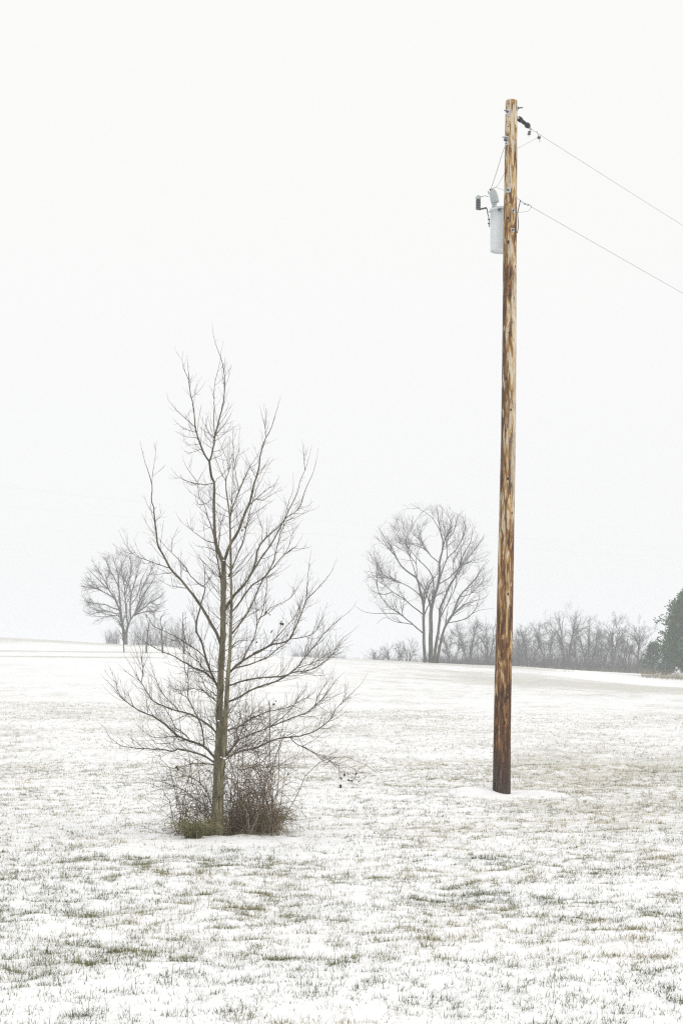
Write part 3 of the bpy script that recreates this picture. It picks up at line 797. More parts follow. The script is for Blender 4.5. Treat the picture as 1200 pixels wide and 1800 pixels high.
# short shoots straight from the two stems
m = MB()
a1, b1, _ = spawn(np.stack([resample(trunk_p, 60), resample(s2_p, 60)]), np.stack([np.interp(np.linspace(0, 1, 60), np.linspace(0, 1, 90), trunk_r), np.interp(np.linspace(0, 1, 60), np.linspace(0, 1, 80), s2_r)]),
                  80, 0.08, 1.0, 0.15, 0.62, 58, 0.6, 9, 0.0026, 0.0009, rng, 0.14, 0.2)
m.tubes(a1, b1, 4)
a2, b2, _ = spawn(a1, b1, 4, 0.2, 0.95, 0.06, 0.26, 46, 0.5, 5, 0.0014, 0.0007, rng, 0.12, 0.2)
m.tubes(a2, b2, 3)
m.build('twigs', M_twig, tree, tree_origin)['kind'] = 'stuff'
# vine wound round the trunk
for q, (ta, tb, turns, rr) in enumerate([(0.38, 0.98, 5.5, 0.0035), (0.10, 0.7, 2.6, 0.003)]):
    t = np.linspace(ta, tb, 160)
    c = np.stack([np.interp(t, np.linspace(0, 1, 90), trunk_p[:, k]) for k in range(3)], -1)
    rd = np.interp(t, np.linspace(0, 1, 90), trunk_r) + 0.004
    an = t * turns * 2 * np.pi + q * 2
    m = MB(); m.tubes(c + np.stack([np.cos(an) * rd, np.sin(an) * rd, 0 * t], -1), np.full(160, rr), 5)
    m.build('vine', M_pale_cane, tree, tree_origin)
# dead leaves and seed clusters still hanging
def leaf_mesh(c, size, rng):
    m = MB()
    ax = norm(rng.normal(0, 1, 3) * np.array([1, 1, 0.4]) + np.array([0, 0, -1.2])); sd = norm(np.cross(ax, rng.normal(0, 1, 3)))
    nn = np.cross(ax, sd)
    L, W = size, size * 0.28
    v = [c, c + ax * L * .35 + sd * W + nn * W * .5, c + ax * L * .75 + sd * W * .7 + nn * W * .5, c + ax * L, c + ax * L * .75 - sd * W * .7 + nn * W * .5, c + ax * L * .35 - sd * W + nn * W * .5, c + ax * L * .5]
    m.add(v, [np.array([[0, 1, 6], [1, 2, 6], [2, 3, 6], [3, 4, 6], [4, 5, 6], [5, 0, 6]])])
    return m
leaf_px = [(494, 1091), (497, 1094), (491, 1095), (480, 1108), (479, 1111), (505, 1115), (470, 1074), (472, 1077), (426, 1086), (453, 1127), (418, 1150), (483, 1236), (485, 1231),
           (312, 1349), (314, 1351), (313, 1347), (508, 1357), (604, 1361), (606, 1359), (610, 1370), (616, 1371), (622, 1368), (632, 1371), (639, 1366), (641, 1364), (600, 1380), (598, 1378), (636, 1356), (626, 1357), (597, 1366), (430, 914), (429, 925), (427, 930)]
for (lx, ly) in leaf_px:
    leaf_mesh(P(lx, ly, depth_at(np.array([lx, ly])) - 0.01), rng.uniform(0.028, 0.05), rng).build('dead_leaf', M_leaf, tree, tree_origin, smooth=False)

# bits of snow caught in the forks
M_clump, _, _ = material('caught_snow', (0.9, 0.905, 0.915), 0.7)
for lx, ly, sz in [(394.5, 1333, 0.020), (384, 1267, 0.015), (388.5, 1331, 0.013), (393.5, 985, 0.014), (375, 1311, 0.012), (401.5, 1181, 0.013)]:
    c = P(lx, ly, TREE_D - 0.10 if ly > 1000 else TREE_D)
    m = MB(); m.lathe(c - UP * sz * 0.5, (0.1, 0, 1), [(0, sz * 0.3), (sz * 0.2, sz * 0.95), (sz * 0.55, sz * 1.05), (sz * 0.9, sz * 0.6), (sz, sz * 0.1)], 10)
    m.build('snow_clump', M_clump, tree, tree_origin)

# ------------------------------------------------------------------ bramble thicket and tussocks at the tree's foot
def canes(rng, n, px_lo, px_hi, d_lo, d_hi, hmin, hmax, arch, K=14):
    out = []
    for _ in range(n):
        d = rng.uniform(d_lo, d_hi); px = rng.uniform(px_lo, px_hi)
        x = (px - CX) / F * d
        z = float(ground_z(np.array([x]), np.array([d]))[0]) - 0.03
        h = rng.uniform(hmin, hmax); az = rng.uniform(0, 2 * np.pi); a = rng.uniform(*arch) * h
        t = np.linspace(0, 1, K)
        drop = rng.uniform(0.0, 0.75)
        pz = h * (np.sin(t * np.pi * (0.5 + 0.45 * drop)))
        rad = a * t ** 1.4
        p = np.stack([x + np.cos(az) * rad, d + np.sin(az) * rad * 0.8, z + pz], -1)
        p[1:] += np.cumsum(np.cumsum(rng.normal(0, 0.0045, (K - 1, 3)), axis=0) + rng.normal(0, 0.012, (K - 1, 3)), axis=0)
        p[:, 2] = np.maximum(p[:, 2], z - 0.02)
        out.append(p)
    return np.array(out)

def bramble(name, label, n_main, n_tangle, lo, hi, d_lo, d_hi, hmain, htangle, seed, pale=0.25):
    rng = np.random.default_rng(seed)
    og = P((lo + hi) / 2, 1466, (d_lo + d_hi) / 2)
    th = thing(name, og, label, 'brambles')
    hw0 = (hi - lo) / 2 * (d_lo + d_hi) / 2 / F
    n_up = int(n_tangle * 0.9)
    ux = rng.uniform(-1, 1, n_up); uh = rng.random(n_up) ** 1.2 * 0.85
    bx = og[0] - hw0 * 0.22 + ux * hw0 * (1.0 - 0.35 * uh); by = (d_lo + d_hi) / 2 + rng.uniform(-1, 1, n_up) * (d_hi - d_lo) / 2
    bz = ground_z(bx, by) + hmain[1] * 0.95 * uh
    dr = norm(np.stack([rng.normal(0.25, 0.6, n_up), rng.normal(0, .5, n_up), rng.normal(0.3, 0.8, n_up)], -1)); cv = rng.normal(0, 1.3, (n_up, 3)); Lu = rng.uniform(0.2, 0.65, n_up)
    pp = [np.stack([bx, by, bz], -1)]
    for k in range(1, 12):
        dr = norm(dr + cv / 11 + rng.normal(0, 0.10, (n_up, 3))); pp.append(pp[-1] + dr * (Lu / 11)[:, None])
        pp[-1][:, 2] = np.maximum(pp[-1][:, 2], og[2] - 0.02)
    m = MB(); m.tubes(np.stack(pp, 1), rng.uniform(0.6, 1.5, n_up)[:, None] * np.linspace(0.0027, 0.0011, 12), 3)
    m.build('climbing_stems', M_bramble, th, og)['kind'] = 'stuff'
    cp = np.concatenate([canes(rng, n_main, lo, hi, d_lo, d_hi, *hmain, (0.1, 0.5)), canes(rng, n_main, lo, hi, d_lo, d_hi, 0.25, 0.8, (0.6, 1.3))])
    for p in cp:
        m = MB(); m.tubes(p, np.linspace(0.0042, 0.0018, p.shape[0]), 4)
        oc = m.build('cane', M_pale_cane if rng.random() < pale else M_bramble, th, og)
        a, r_, _ = spawn(p, np.linspace(0.0042, 0.0018, p.shape[0]), 9, 0.15, 1, 0.06, 0.3, 55, 0.2, 6, 0.0016, 0.0008, rng, 0.35, 0.2)
        m = MB(); m.tubes(a, r_, 3); m.build('side_shoots', M_bramble, oc, og)['kind'] = 'stuff'
    n_ = n_tangle; K = 10
    cx_, cd_ = (lo + hi) / 2, (d_lo + d_hi) / 2
    hw, hd_ = (hi - lo) / 2 * cd_ / F, (d_hi - d_lo) / 2
    uu = rng.uniform(-1, 1, (n_, 2))
    sx = og[0] + uu[:, 0] * hw; sy = cd_ + uu[:, 1] * hd_
    dome = np.clip(1 - 0.75 * uu[:, 0] ** 2, 0.15, 1) * (0.6 + 0.8 * vnoise(uu[:, 0] * 3.1 + seed, uu[:, 1] * 2, seed))
    sz = ground_z(sx, sy) + htangle[1] * dome * rng.random(n_) ** 1.6
    dr = norm(np.stack([rng.normal(0, 1, n_), rng.normal(0, .8, n_), rng.normal(0.35, 0.7, n_)], -1))
    crv = rng.normal(0, 1.5, (n_, 3)) + np.array([0, 0, -0.7])
    L_ = rng.uniform(0.14, 0.5, n_)
    pp = [np.stack([sx, sy, sz], -1)]
    for k in range(1, K):
        dr = norm(dr + crv / (K - 1) + rng.normal(0, 0.12, (n_, 3)))
        q = pp[-1] + dr * (L_ / (K - 1))[:, None]
        q[:, 2] = np.maximum(q[:, 2], og[2] - 0.02)
        pp.append(q)
    tp = np.stack(pp, 1)
    rr = rng.uniform(0.6, 1.25, n_)[:, None] * np.linspace(0.0034, 0.0015, K)
    m = MB(); m.tubes(tp, rr, 3)
    a, r_, _ = spawn(tp, rr, 3, 0.1, 1, 0.04, 0.2, 60, 0.1, 5, 0.0013, 0.0008, rng, 0.4, 0.2)
    m.tubes(a, r_, 3)
    t_o = m.build('tangle', M_bramble, th, og); t_o['kind'] = 'stuff'
    np_ = canes(rng, n_tangle // 9, lo, hi, d_lo - .05, d_hi, *htangle, (0.2, 1.2), 9)
    m = MB(); m.tubes(np_, np.broadcast_to(np.linspace(0.0028, 0.0014, 9), np_.shape[:2]), 3)
    t_o = m.build('dry_stalks', M_pale_cane, th, og); t_o['kind'] = 'stuff'
    return th

bramble('bramble_thicket', 'dense brown bramble thicket right of the bare tree trunk', 22, 430, 396, 490, TREE_D - 0.05, TREE_D + 0.6, (0.3, 1.6), (0.15, 0.44), 31)
bramble('bramble_clump', 'thin low bramble clump left of the bare tree trunk', 9, 80, 308, 380, TREE_D - 0.02, TREE_D + 0.5, (0.3, 0.7), (0.12, 0.40), 32, 0.15)

def tussock(px, py, wpx, hgt, n, label, seed, tshift):
    rng = np.random.default_rng(seed)
    d = ZC * F / (py - HY)
    x0 = (px - CX) / F * d
    zz = float(ground_z(np.array([x0]), np.array([d]))[0])
    og = np.array([x0, d, zz])
    W = wpx * d / F / 2
    N = n
    az = rng.uniform(0, 2 * np.pi, N); rr = W * 0.6 * np.sqrt(rng.random(N))
    x = x0 + np.cos(az) * rr; y = d + np.sin(az) * rr * 0.8
    out = np.stack([np.cos(az), np.sin(az), 0 * az], -1)
    L = hgt * rng.uniform(0.3, 1.9, N)
    t = np.linspace(0, 1, 6)
    ben = rng.uniform(0.5, 1.7, N)
    pts = np.stack([x, y, np.full(N, zz - 0.02)], -1)[:, None] + out[:, None] * (L * 0.9)[:, None, None] * (t ** 1.5)[None, :, None] * ben[:, None, None] \
        + UP * (L[:, None] * (1.15 - 0.45 * rr / (W * 0.6))[:, None] * np.sin(t * np.pi * 0.74)[None])[..., None]
    pts[:, 1:] += rng.normal(0, 0.012, (N, 5, 3))
    pts[..., 2] = np.maximum(pts[..., 2], zz - 0.02)
    m = MB(); m.tubes(pts, np.broadcast_to(np.linspace(0.0026, 0.0009, 6), (N, 6)), 3, np.clip(rng.normal(0.36 + tshift, 0.34, N), 0, 1))
    o = m.build('grass_tussock', M_grass, None, og, attr='tint')
    return tag(o, label, 'grass tussock', 'tussocks at the tree foot')
tussock(339, 1477, 36, 0.13, 320, 'matted drooping grass tussock just left of the trunk base', 5, 0.06)
tussock(361, 1472, 24, 0.09, 150, 'small dark grass tuft touching the left of the trunk', 6, 0.02)
tussock(468, 1462, 46, 0.16, 420, 'olive grass tussock under the right end of the brambles', 7, 0.1)
tussock(412, 1466, 34, 0.09, 160, 'short pale grass tuft right of the trunk base', 8, 0.4)

# ------------------------------------------------------------------ background trees
def traced_tree(name, label, group, d0, origin_px, scale, ox, oy, stems, base, seed, lv, spread_k=0.6, env=None, n_dome=60):
    """stems: (width in photo px at the start, traced points in zoomed coordinates)"""
    rng = np.random.default_rng(seed)
    og = P(base[0], base[1], d0)
    th = thing(name, og, label, 'tree', group)
    s = d0 / F
    hgt = (base[1] - oy - 30) * s
    hp, hd = [], []
    allp, allr = [], []
    for w0, isT, pts in stems:
        px = np.array([(ox + x / scale, oy + y / scale) for x, y in pts])
        K = 26
        r = resample(px, K)
        L = np.linalg.norm(np.diff(r, axis=0), axis=1).sum()
        if hp:
            a = np.vstack(hp); dd = np.concatenate(hd); dst = ((a - r[0]) ** 2).sum(1)
            ds = dd[np.argmin(dst)] if dst.min() < 60 else d0
        else:
            ds = d0
        k = rng.uniform(-1, 1) * spread_k * (0.25 if isT else 1)
        d = ds + k * np.linspace(0, 1, K) * L * s
        r[1:-1] += rng.normal(0, 0.18, (K - 2, 2))
        hp.append(r); hd.append(d)
        p = to3(r, d)
        wd = (w0 * (0.92 if isT else 0.55) * (1 - np.linspace(0, 1, K)) ** 0.85 + 0.28) * s / 2
        if isT: p[0, 2] -= 0.3
        m = MB(); m.tubes(p, wd, 8)
        m.build('trunk' if isT else 'limb', M_far_bark, th, og)
        allp.append(p); allr.append(wd)
    P_, R_ = np.stack(allp), np.stack(allr)
    def inside(a, r):
        # grown shoots stay within the crown's rounded outline
        tip = a[:, -1]
        ax_, az_ = CX + F * tip[:, 0] / tip[:, 1], HY - F * (tip[:, 2] - ZC) / tip[:, 1]
        dep = (tip[:, 1] - d0) / s
        e = ((ax_ - env[0]) / env[2]) ** 2 + ((az_ - env[1]) / env[3]) ** 2 + (dep / env[2]) ** 2
        k_ = e < rng.uniform(0.9, 1.12, len(e))
        return a[k_], r[k_]
    cc_ = P(env[0], env[1], d0)
    a0, q0 = dome_limbs(P_, R_, cc_, np.array([env[2], env[2] * 0.95, env[3]]) * s, n_dome, rng, 26, -0.55)
    m = MB(); m.tubes(a0, q0, 5); m.build('small_limbs', M_far_bark, th, og)['kind'] = 'stuff'
    P_, R_ = np.concatenate([P_, a0]), np.concatenate([R_, q0])
    m = MB()
    a1, r1, _ = spawn(P_, R_, lv[0][0], lv[0][4], 1.0, lv[0][1], lv[0][2], 30, lv[0][3], 8, 0.018, 0.006, rng, 0.08, 0.35)
    a1, r1 = inside(a1, r1)
    m.tubes(a1, r1, 4)
    a2, r2, _ = spawn(a1, r1, lv[1][0], 0.15, 1.0, lv[1][1], lv[1][2], 34, lv[1][3], 6, 0.011, 0.005, rng, 0.12, 0.3)
    a2, r2 = inside(a2, r2)
    m.tubes(a2, r2, 3)
    a3, r3, _ = spawn(a2, r2, lv[2][0], 0.2, 1.0, lv[2][1], lv[2][2], 32, lv[2][3], 4, 0.0065, 0.0035, rng, 0.10, 0.3)
    m.tubes(a3, r3, 3)
    m.build('crown', M_far_twig, th, og)['kind'] = 'stuff'
    return th

RT = [(9, 1, [(630, 1212), (626, 1100), (627, 1000), (628, 850), (650, 740), (680, 650), (690, 560), (690, 480), (710, 400), (715, 330), (700, 270), (680, 150), (685, 100)]),
      (6, 1, [(585, 1208), (578, 1050), (575, 880), (572, 780), (550, 700), (525, 600), (450, 550), (390, 480), (340, 370), (300, 340), (270, 280), (230, 220)]),
      (6, 1, [(650, 1210), (660, 1110), (675, 1030), (690, 900), (690, 830), (720, 760), (770, 640), (800, 600), (840, 500), (870, 420), (920, 330), (940, 200)]),
      (5.5, 1, [(672, 1210), (690, 1100), (705, 1030), (730, 950), (780, 870), (830, 740), (900, 660), (960, 590), (1000, 520), (1060, 470)]),
      (4, 0, [(628, 830), (595, 720), (550, 640), (525, 600), (500, 520), (450, 400), (380, 300), (320, 270)]),
      (4, 0, [(650, 740), (640, 600), (600, 530), (540, 470), (470, 390), (400, 300), (370, 220)]),
      (3.2, 0, [(690, 490), (620, 430), (570, 360), (530, 240), (520, 190)]),
      (4, 0, [(680, 650), (720, 520), (745, 450), (745, 330), (770, 240), (775, 120)]),
      (2.6, 0, [(745, 330), (800, 250), (830, 150), (880, 100)]),
      (3, 0, [(740, 930), (800, 920), (870, 900), (940, 850), (1000, 830), (1080, 825)]),
      (4, 0, [(567, 1000), (500, 940), (440, 890), (400, 860), (320, 800), (260, 720), (230, 630), (170, 500)]),
      (3.6, 0, [(575, 870), (500, 810), (430, 750), (350, 700), (290, 650), (200, 600), (140, 540)]),
      (3, 0, [(562, 740), (480, 670), (400, 630), (320, 600), (270, 560), (260, 490)]),
      (3, 0, [(740, 460), (820, 380), (880, 260), (870, 180)]),
      (3.2, 0, [(685, 645), (770, 590), (850, 500), (920, 430), (1020, 290)]),
      (2.2, 0, [(400, 865), (310, 858), (230, 860), (150, 845), (80, 800)]),
      (3, 0, [(690, 900), (740, 800), (790, 700), (830, 560), (880, 470)]),
      (2.6, 0, [(780, 870), (860, 800), (940, 770), (1020, 740), (1050, 690)]),
      (2.4, 0, [(830, 740), (900, 720), (980, 660), (1010, 620)]),
      (2.2, 0, [(500, 940), (440, 930), (380, 920), (300, 890), (240, 940)]),
      (2.4, 0, [(350, 700), (290, 720), (220, 700), (170, 650)]),
      (2.4, 0, [(525, 600), (520, 500), (480, 440), (460, 330), (440, 260)]),
      (2.2, 0, [(800, 600), (790, 500), (840, 400), (870, 330)])]
RT = [(w_, t_, [(640 + (x_ - 640) * (0.94 + 0.06 * sstep(0, 1, y_ / 1212.0)), 1205 + (y_ - 1205) * 0.96) for x_, y_ in q_]) for w_, t_, q_ in RT]
traced_tree('bare_tree', 'wide bare tree with several trunks on the crest left of the pole', 'bare trees on the crest', 143, None, 4.0, 600, 860, RT, (757, 1163), 55,
            [(5, 0.6, 2.0, 0.3, 0.2), (3, 0.4, 1.1, 0.2), (3, 0.25, 0.6, 0.15)], env=(752, 1000, 115, 121), n_dome=74)

# left crest tree: two short trunks opening into a dome of boughs
rng = np.random.default_rng(77)
LT = [(7, 1, [(600, 1152), (588, 1060), (575, 960), (560, 890), (545, 830)]),
      (7, 1, [(608, 1152), (612, 1060), (628, 990), (655, 940), (690, 890)]),
      (5, 0, [(545, 830), (500, 730), (450, 660), (390, 600), (300, 510), (210, 430)]),
      (5, 0, [(560, 880), (550, 740), (540, 640), (500, 540), (440, 440), (400, 340)]),
      (4.5, 0, [(628, 990), (610, 850), (600, 720), (590, 600), (570, 470), (560, 330)]),
      (5, 0, [(655, 930), (650, 800), (665, 680), (700, 560), (740, 420), (780, 300)]),
      (5, 0, [(690, 890), (730, 780), (790, 680), (850, 600), (900, 500), (930, 410)]),
      (4, 0, [(690, 890), (770, 830), (850, 770), (930, 720), (1000, 660)]),
      (3.6, 0, [(690, 890), (780, 860), (870, 850), (960, 850), (1030, 830)]),
      (4, 0, [(545, 840), (480, 820), (410, 790), (330, 780), (240, 770), (160, 750)]),
      (3.6, 0, [(555, 880), (500, 870), (420, 850), (340, 860), (270, 880), (180, 840)]),
      (3.4, 0, [(560, 900), (500, 890), (430, 900), (360, 905), (300, 900)]),
      (3.4, 0, [(500, 730), (430, 690), (350, 650), (260, 630), (170, 640)]),
      (3.2, 0, [(600, 700), (640, 560), (660, 440), (650, 320)]),
      (3.2, 0, [(540, 640), (530, 500), (500, 400), (480, 310)]),
      (3, 0, [(740, 770), (760, 650), (830, 520), (870, 400), (880, 330)]),
      (3, 0, [(450, 660), (400, 560), (330, 440), (270, 360)]),
      (3, 0, [(650, 800), (720, 700), (760, 560), (820, 440), (850, 350)]),
      (2.6, 0, [(850, 770), (920, 790), (990, 760), (1020, 740)])]
LT = [(w_, t_, [(603 + (x_ - 603) * (1 if t_ else 0.9), 1150 + (y_ - 1150) * (1 if t_ else 0.93)) for x_, y_ in q_]) for w_, t_, q_ in LT]
traced_tree('bare_tree', 'rounded bare tree on the left crest behind the young tree', 'bare trees on the crest', 182, None, 5.0, 100, 900, LT, (220, 1130), 56,
            [(7, 0.6, 1.6, 0.15, 0.15), (4, 0.35, 0.9, 0.12), (2, 0.25, 0.5, 0.1)], 0.8, env=(216, 1044, 78, 86), n_dome=64)

def wild_tree(px, d, hpx, wpx, seed, name, label, group, twigs=(7, 6, 4), lean=0.0, n_stem=1, mat=None, thick=1.0, up=0.35, cat='tree'):
    """self-grown bare tree: px column, depth, height and crown width in photo pixels"""
    rng = np.random.default_rng(seed)
    s = d / F
    x = (px - CX) / F * d
    z = float(ground_z(np.array([x]), np.array([d]))[0])
    og = np.array([x, d, z])
    H, W = hpx * s * 0.88, wpx * s * 0.95
    th = thing(name, og, label, cat, group)
    stems, rads = [], []
    for q in range(n_stem):
        K = 14
        t = np.linspace(0, 1, K)
        tgt = np.array([((q + 0.5) / n_stem - 0.5) * W * 0.62 + rng.uniform(-1, 1) * W * 0.1 + lean * H, rng.uniform(-1, 1) * W * 0.25, H * rng.uniform(0.72, 0.95)])
        p = og + np.array([rng.normal(0, 0.15), rng.normal(0, .15), -0.3]) + tgt * t[:, None] + np.cumsum(rng.normal(0, H * 0.012, (K, 3)), 0) * t[:, None] ** 0.5
        r = (0.017 * H * thick * (1 - t) ** 0.8 + 0.014)
        m = MB(); m.tubes(p, r, 7); m.build('trunk', mat or M_far_bark, th, og)
        stems.append(p); rads.append(r)
    S, R_ = np.stack(stems), np.stack(rads)
    a0, r0 = dome_limbs(S, R_, og + np.array([lean * H * 0.8, 0, H * 0.60]), np.array([W * 0.52, W * 0.45, H * 0.42]), 20 if name != 'sapling' else 7, rng, 12, -0.35, 0.2)
    m = MB(); m.tubes(a0, r0, 5)
    m.build('limbs', mat or M_far_bark, th, og)['kind'] = 'stuff'
    A = np.concatenate([a0, np.stack([resample(q, 12) for q in S])]); B = np.concatenate([r0, np.stack([np.interp(np.linspace(0, 1, 12), np.linspace(0, 1, 14), q) for q in R_])])
    m = MB()
    a1, r1, _ = spawn(A, B, twigs[0], 0.2, 1, W * 0.08, W * 0.24, 32, up, 7, 0.016, 0.008, rng, 0.14, 0.3)
    m.tubes(a1, r1, 3)
    a2, r2, _ = spawn(a1, r1, twigs[1], 0.15, 1, W * 0.06, W * 0.16, 32, up, 5, 0.010, 0.005, rng, 0.12, 0.3)
    m.tubes(a2, r2, 3)
    if twigs[2]:
        a3, r3, _ = spawn(a2, r2, twigs[2], 0.2, 1, W * 0.04, W * 0.10, 32, 0.2, 3, 0.007, 0.004, rng, 0.1, 0.2)
        m.tubes(a3, r3, 3)
    m.build('crown', M_wood_twig, th, og)['kind'] = 'stuff'
    return th

WOODS = [ # px, depth, height px, width px, lean, stems, label
 (690, 205, 44, 60, 0, 4, 'low bare shrub left of the wide crest tree'),
 (716, 210, 54, 60, 0, 4, 'bare shrub just left of the wide crest tree trunks'),
 (664, 214, 34, 44, 0, 4, 'smallest bare shrub, leftmost behind the right crest'),
 (792, 212, 74, 66, 0.02, 3, 'bare woodland tree just right of the wide crest tree trunks'),
 (824, 216, 96, 88, 0, 3, 'bushy bare woodland tree midway between wide tree and pole'),
 (858, 214, 96, 76, 0, 3, 'bare woodland tree half hidden by the pole, on its left'),
 (912, 226, 72, 70, 0.0, 3, 'bare woodland tree touching the right side of the pole'),
 (930, 222, 86, 80, 0.02, 2, 'bare woodland tree closest clear of the pole on its right'),
 (960, 228, 96, 80, -0.06, 2, 'left-leaning bare woodland tree left of the tallest one'),
 (998, 224, 122, 104, 0, 2, 'tallest broad-crowned bare tree in the right-hand woodland'),
 (1020, 232, 88, 80, -0.03, 2, 'bare tree behind the tallest broad-crowned one'),
 (1034, 222, 102, 80, 0.02, 3, 'many-stemmed bare woodland tree right of the broad-crowned one'),
 (1054, 230, 84, 76, 0.15, 2, 'bare woodland tree leaning right behind the thicket'),
 (1074, 218, 116, 78, 0.05, 2, 'tall slender bare woodland tree with upright top'),
 (1098, 226, 76, 74, 0.02, 3, 'bare woodland tree left of the forked open one'),
 (1122, 214, 104, 88, 0, 1, 'open forked bare tree nearest the evergreens'),
]
for i, (px, d, h, w, ln, ns, lab) in enumerate(WOODS):
    wild_tree(px, d, h, w, 300 + i, 'woodland_tree' if h > 60 else 'bare_shrub', lab, 'bare trees of the far woodland', twigs=(7, 4, 2) if h > 60 else (4, 3, 0), lean=ln, n_stem=ns, cat='tree' if h > 60 else 'shrub')

# undergrowth of the far wood: one mass
def stick_mass(name, label, n, px_lo, px_hi, d_lo, d_hi, hfun, seed, mat, r=0.011, side=3, cat='undergrowth', tint=False, splay=0.35):
    rng = np.random.default_rng(seed)
    px = rng.uniform(px_lo, px_hi, n); d = rng.uniform(d_lo, d_hi, n)
    x = (px - CX) / F * d
    z = ground_z(x, d) - 0.1
    H = hfun(px, rng)
    K = 6
    t = np.linspace(0, 1, K)
    dirv = norm(np.stack([rng.normal(0, splay, n), rng.normal(0, splay, n), np.ones(n)], -1))
    p = np.stack([x, d, z], -1)[:, None] + dirv[:, None] * (H[:, None] * t[None])[..., None] + np.cumsum(rng.normal(0, 0.05, (n, K, 3)), 1) * (H[:, None, None] * 0.4)
    rr = np.broadcast_to(np.linspace(r, r * 0.45, K), (n, K))
    m = MB(); m.tubes(p, rr, 3, rng.random(n) if tint else None)
    if side:
        a, b_, _ = spawn(p, rr, side, 0.2, 1, 0.3, 1.0, 40, 0.2, 4, r * 0.6, r * 0.35, rng, 0.3, 0.3)
        m.tubes(a, b_, 3, 0.5 if tint else None)
    o = m.build(name, mat, attr='tint' if tint else None)
    return tag(o, label, cat, kind='stuff')

stick_mass('undergrowth', 'dense grey undergrowth at the foot of the right-hand woodland', 6500, 745, 1150, 205, 226,
           lambda px, rng: (1.0 + 3.4 * rng.random(len(px)) ** 1.5) * (0.75 + 0.5 * vnoise(px / 23.0, px * 0, 5)) * (0.55 + 0.45 * sstep(760, 900, px)) * (1 - 0.35 * sstep(1080, 1150, px)), 401, M_wood_twig, 0.0085)
stick_mass('undergrowth', 'thin grey brush behind the crest below the left dome tree', 420, 232, 336, 200, 212,
           lambda px, rng: 1.6 + 2.6 * rng.random(len(px)), 402, M_wood_twig, 0.010)
stick_mass('undergrowth', 'low faint brush on the skyline left of the dome tree trunk', 130, 186, 210, 200, 206,
           lambda px, rng: 0.9 + 1.2 * rng.random(len(px)), 403, M_wood_twig, 0.010, 2, splay=0.12)
stick_mass('undergrowth', 'faint low brush on the skyline right of the young tree', 300, 515, 605, 205, 214,
           lambda px, rng: (0.9 + 1.9 * rng.random(len(px))) * (1 - 0.45 * sstep(560, 605, px)), 404, M_wood_twig, 0.010)
stick_mass('undergrowth', 'thin brush at the foot of the wide crest tree', 260, 648, 745, 200, 210,
           lambda px, rng: 0.7 + 1.5 * rng.random(len(px)) ** 2, 405, M_wood_twig, 0.010)

# young planted trees standing in a row below the left crest
for i, (px, h, lab) in enumerate([(216.5, 62, 'leftmost sapling in the row below the left crest'), (258, 98, 'second sapling of the row, thin and straight'),
                                  (291.5, 92, 'third sapling of the row, beside the left boughs'), (324, 90, 'fourth sapling of the row, nearest the young tree')]):
    wild_tree(px, 130, h, 26, 500 + i, 'sapling', lab, 'saplings in a row below the left crest', (2, 2, 0), 0.02 if i else -0.06, 1, None, 1.0, 0.8)

# dry weeds
stick_mass('dry_weeds', 'straw-coloured dry weeds in front of the evergreens', 420, 1128, 1225, 158, 170, lambda px, rng: 0.15 + 0.8 * rng.random(len(px)) ** 2, 411, M_straw, 0.010, 2, 'weeds', True)
stick_mass('dry_weeds', 'sparse straw fringe along the snowy crest behind the pole', 1500, 560, 1010, 138, 148, lambda px, rng: 0.06 + 0.26 * rng.random(len(px)) ** 2, 412, M_straw, 0.006, 0, 'weeds', True)
stick_mass('dry_weeds', 'thin straw edge in front of the far woodland', 1100, 900, 1150, 192, 203, lambda px, rng: 0.1 + 0.5 * rng.random(len(px)) ** 2, 413, M_straw, 0.008, 0, 'weeds', True)

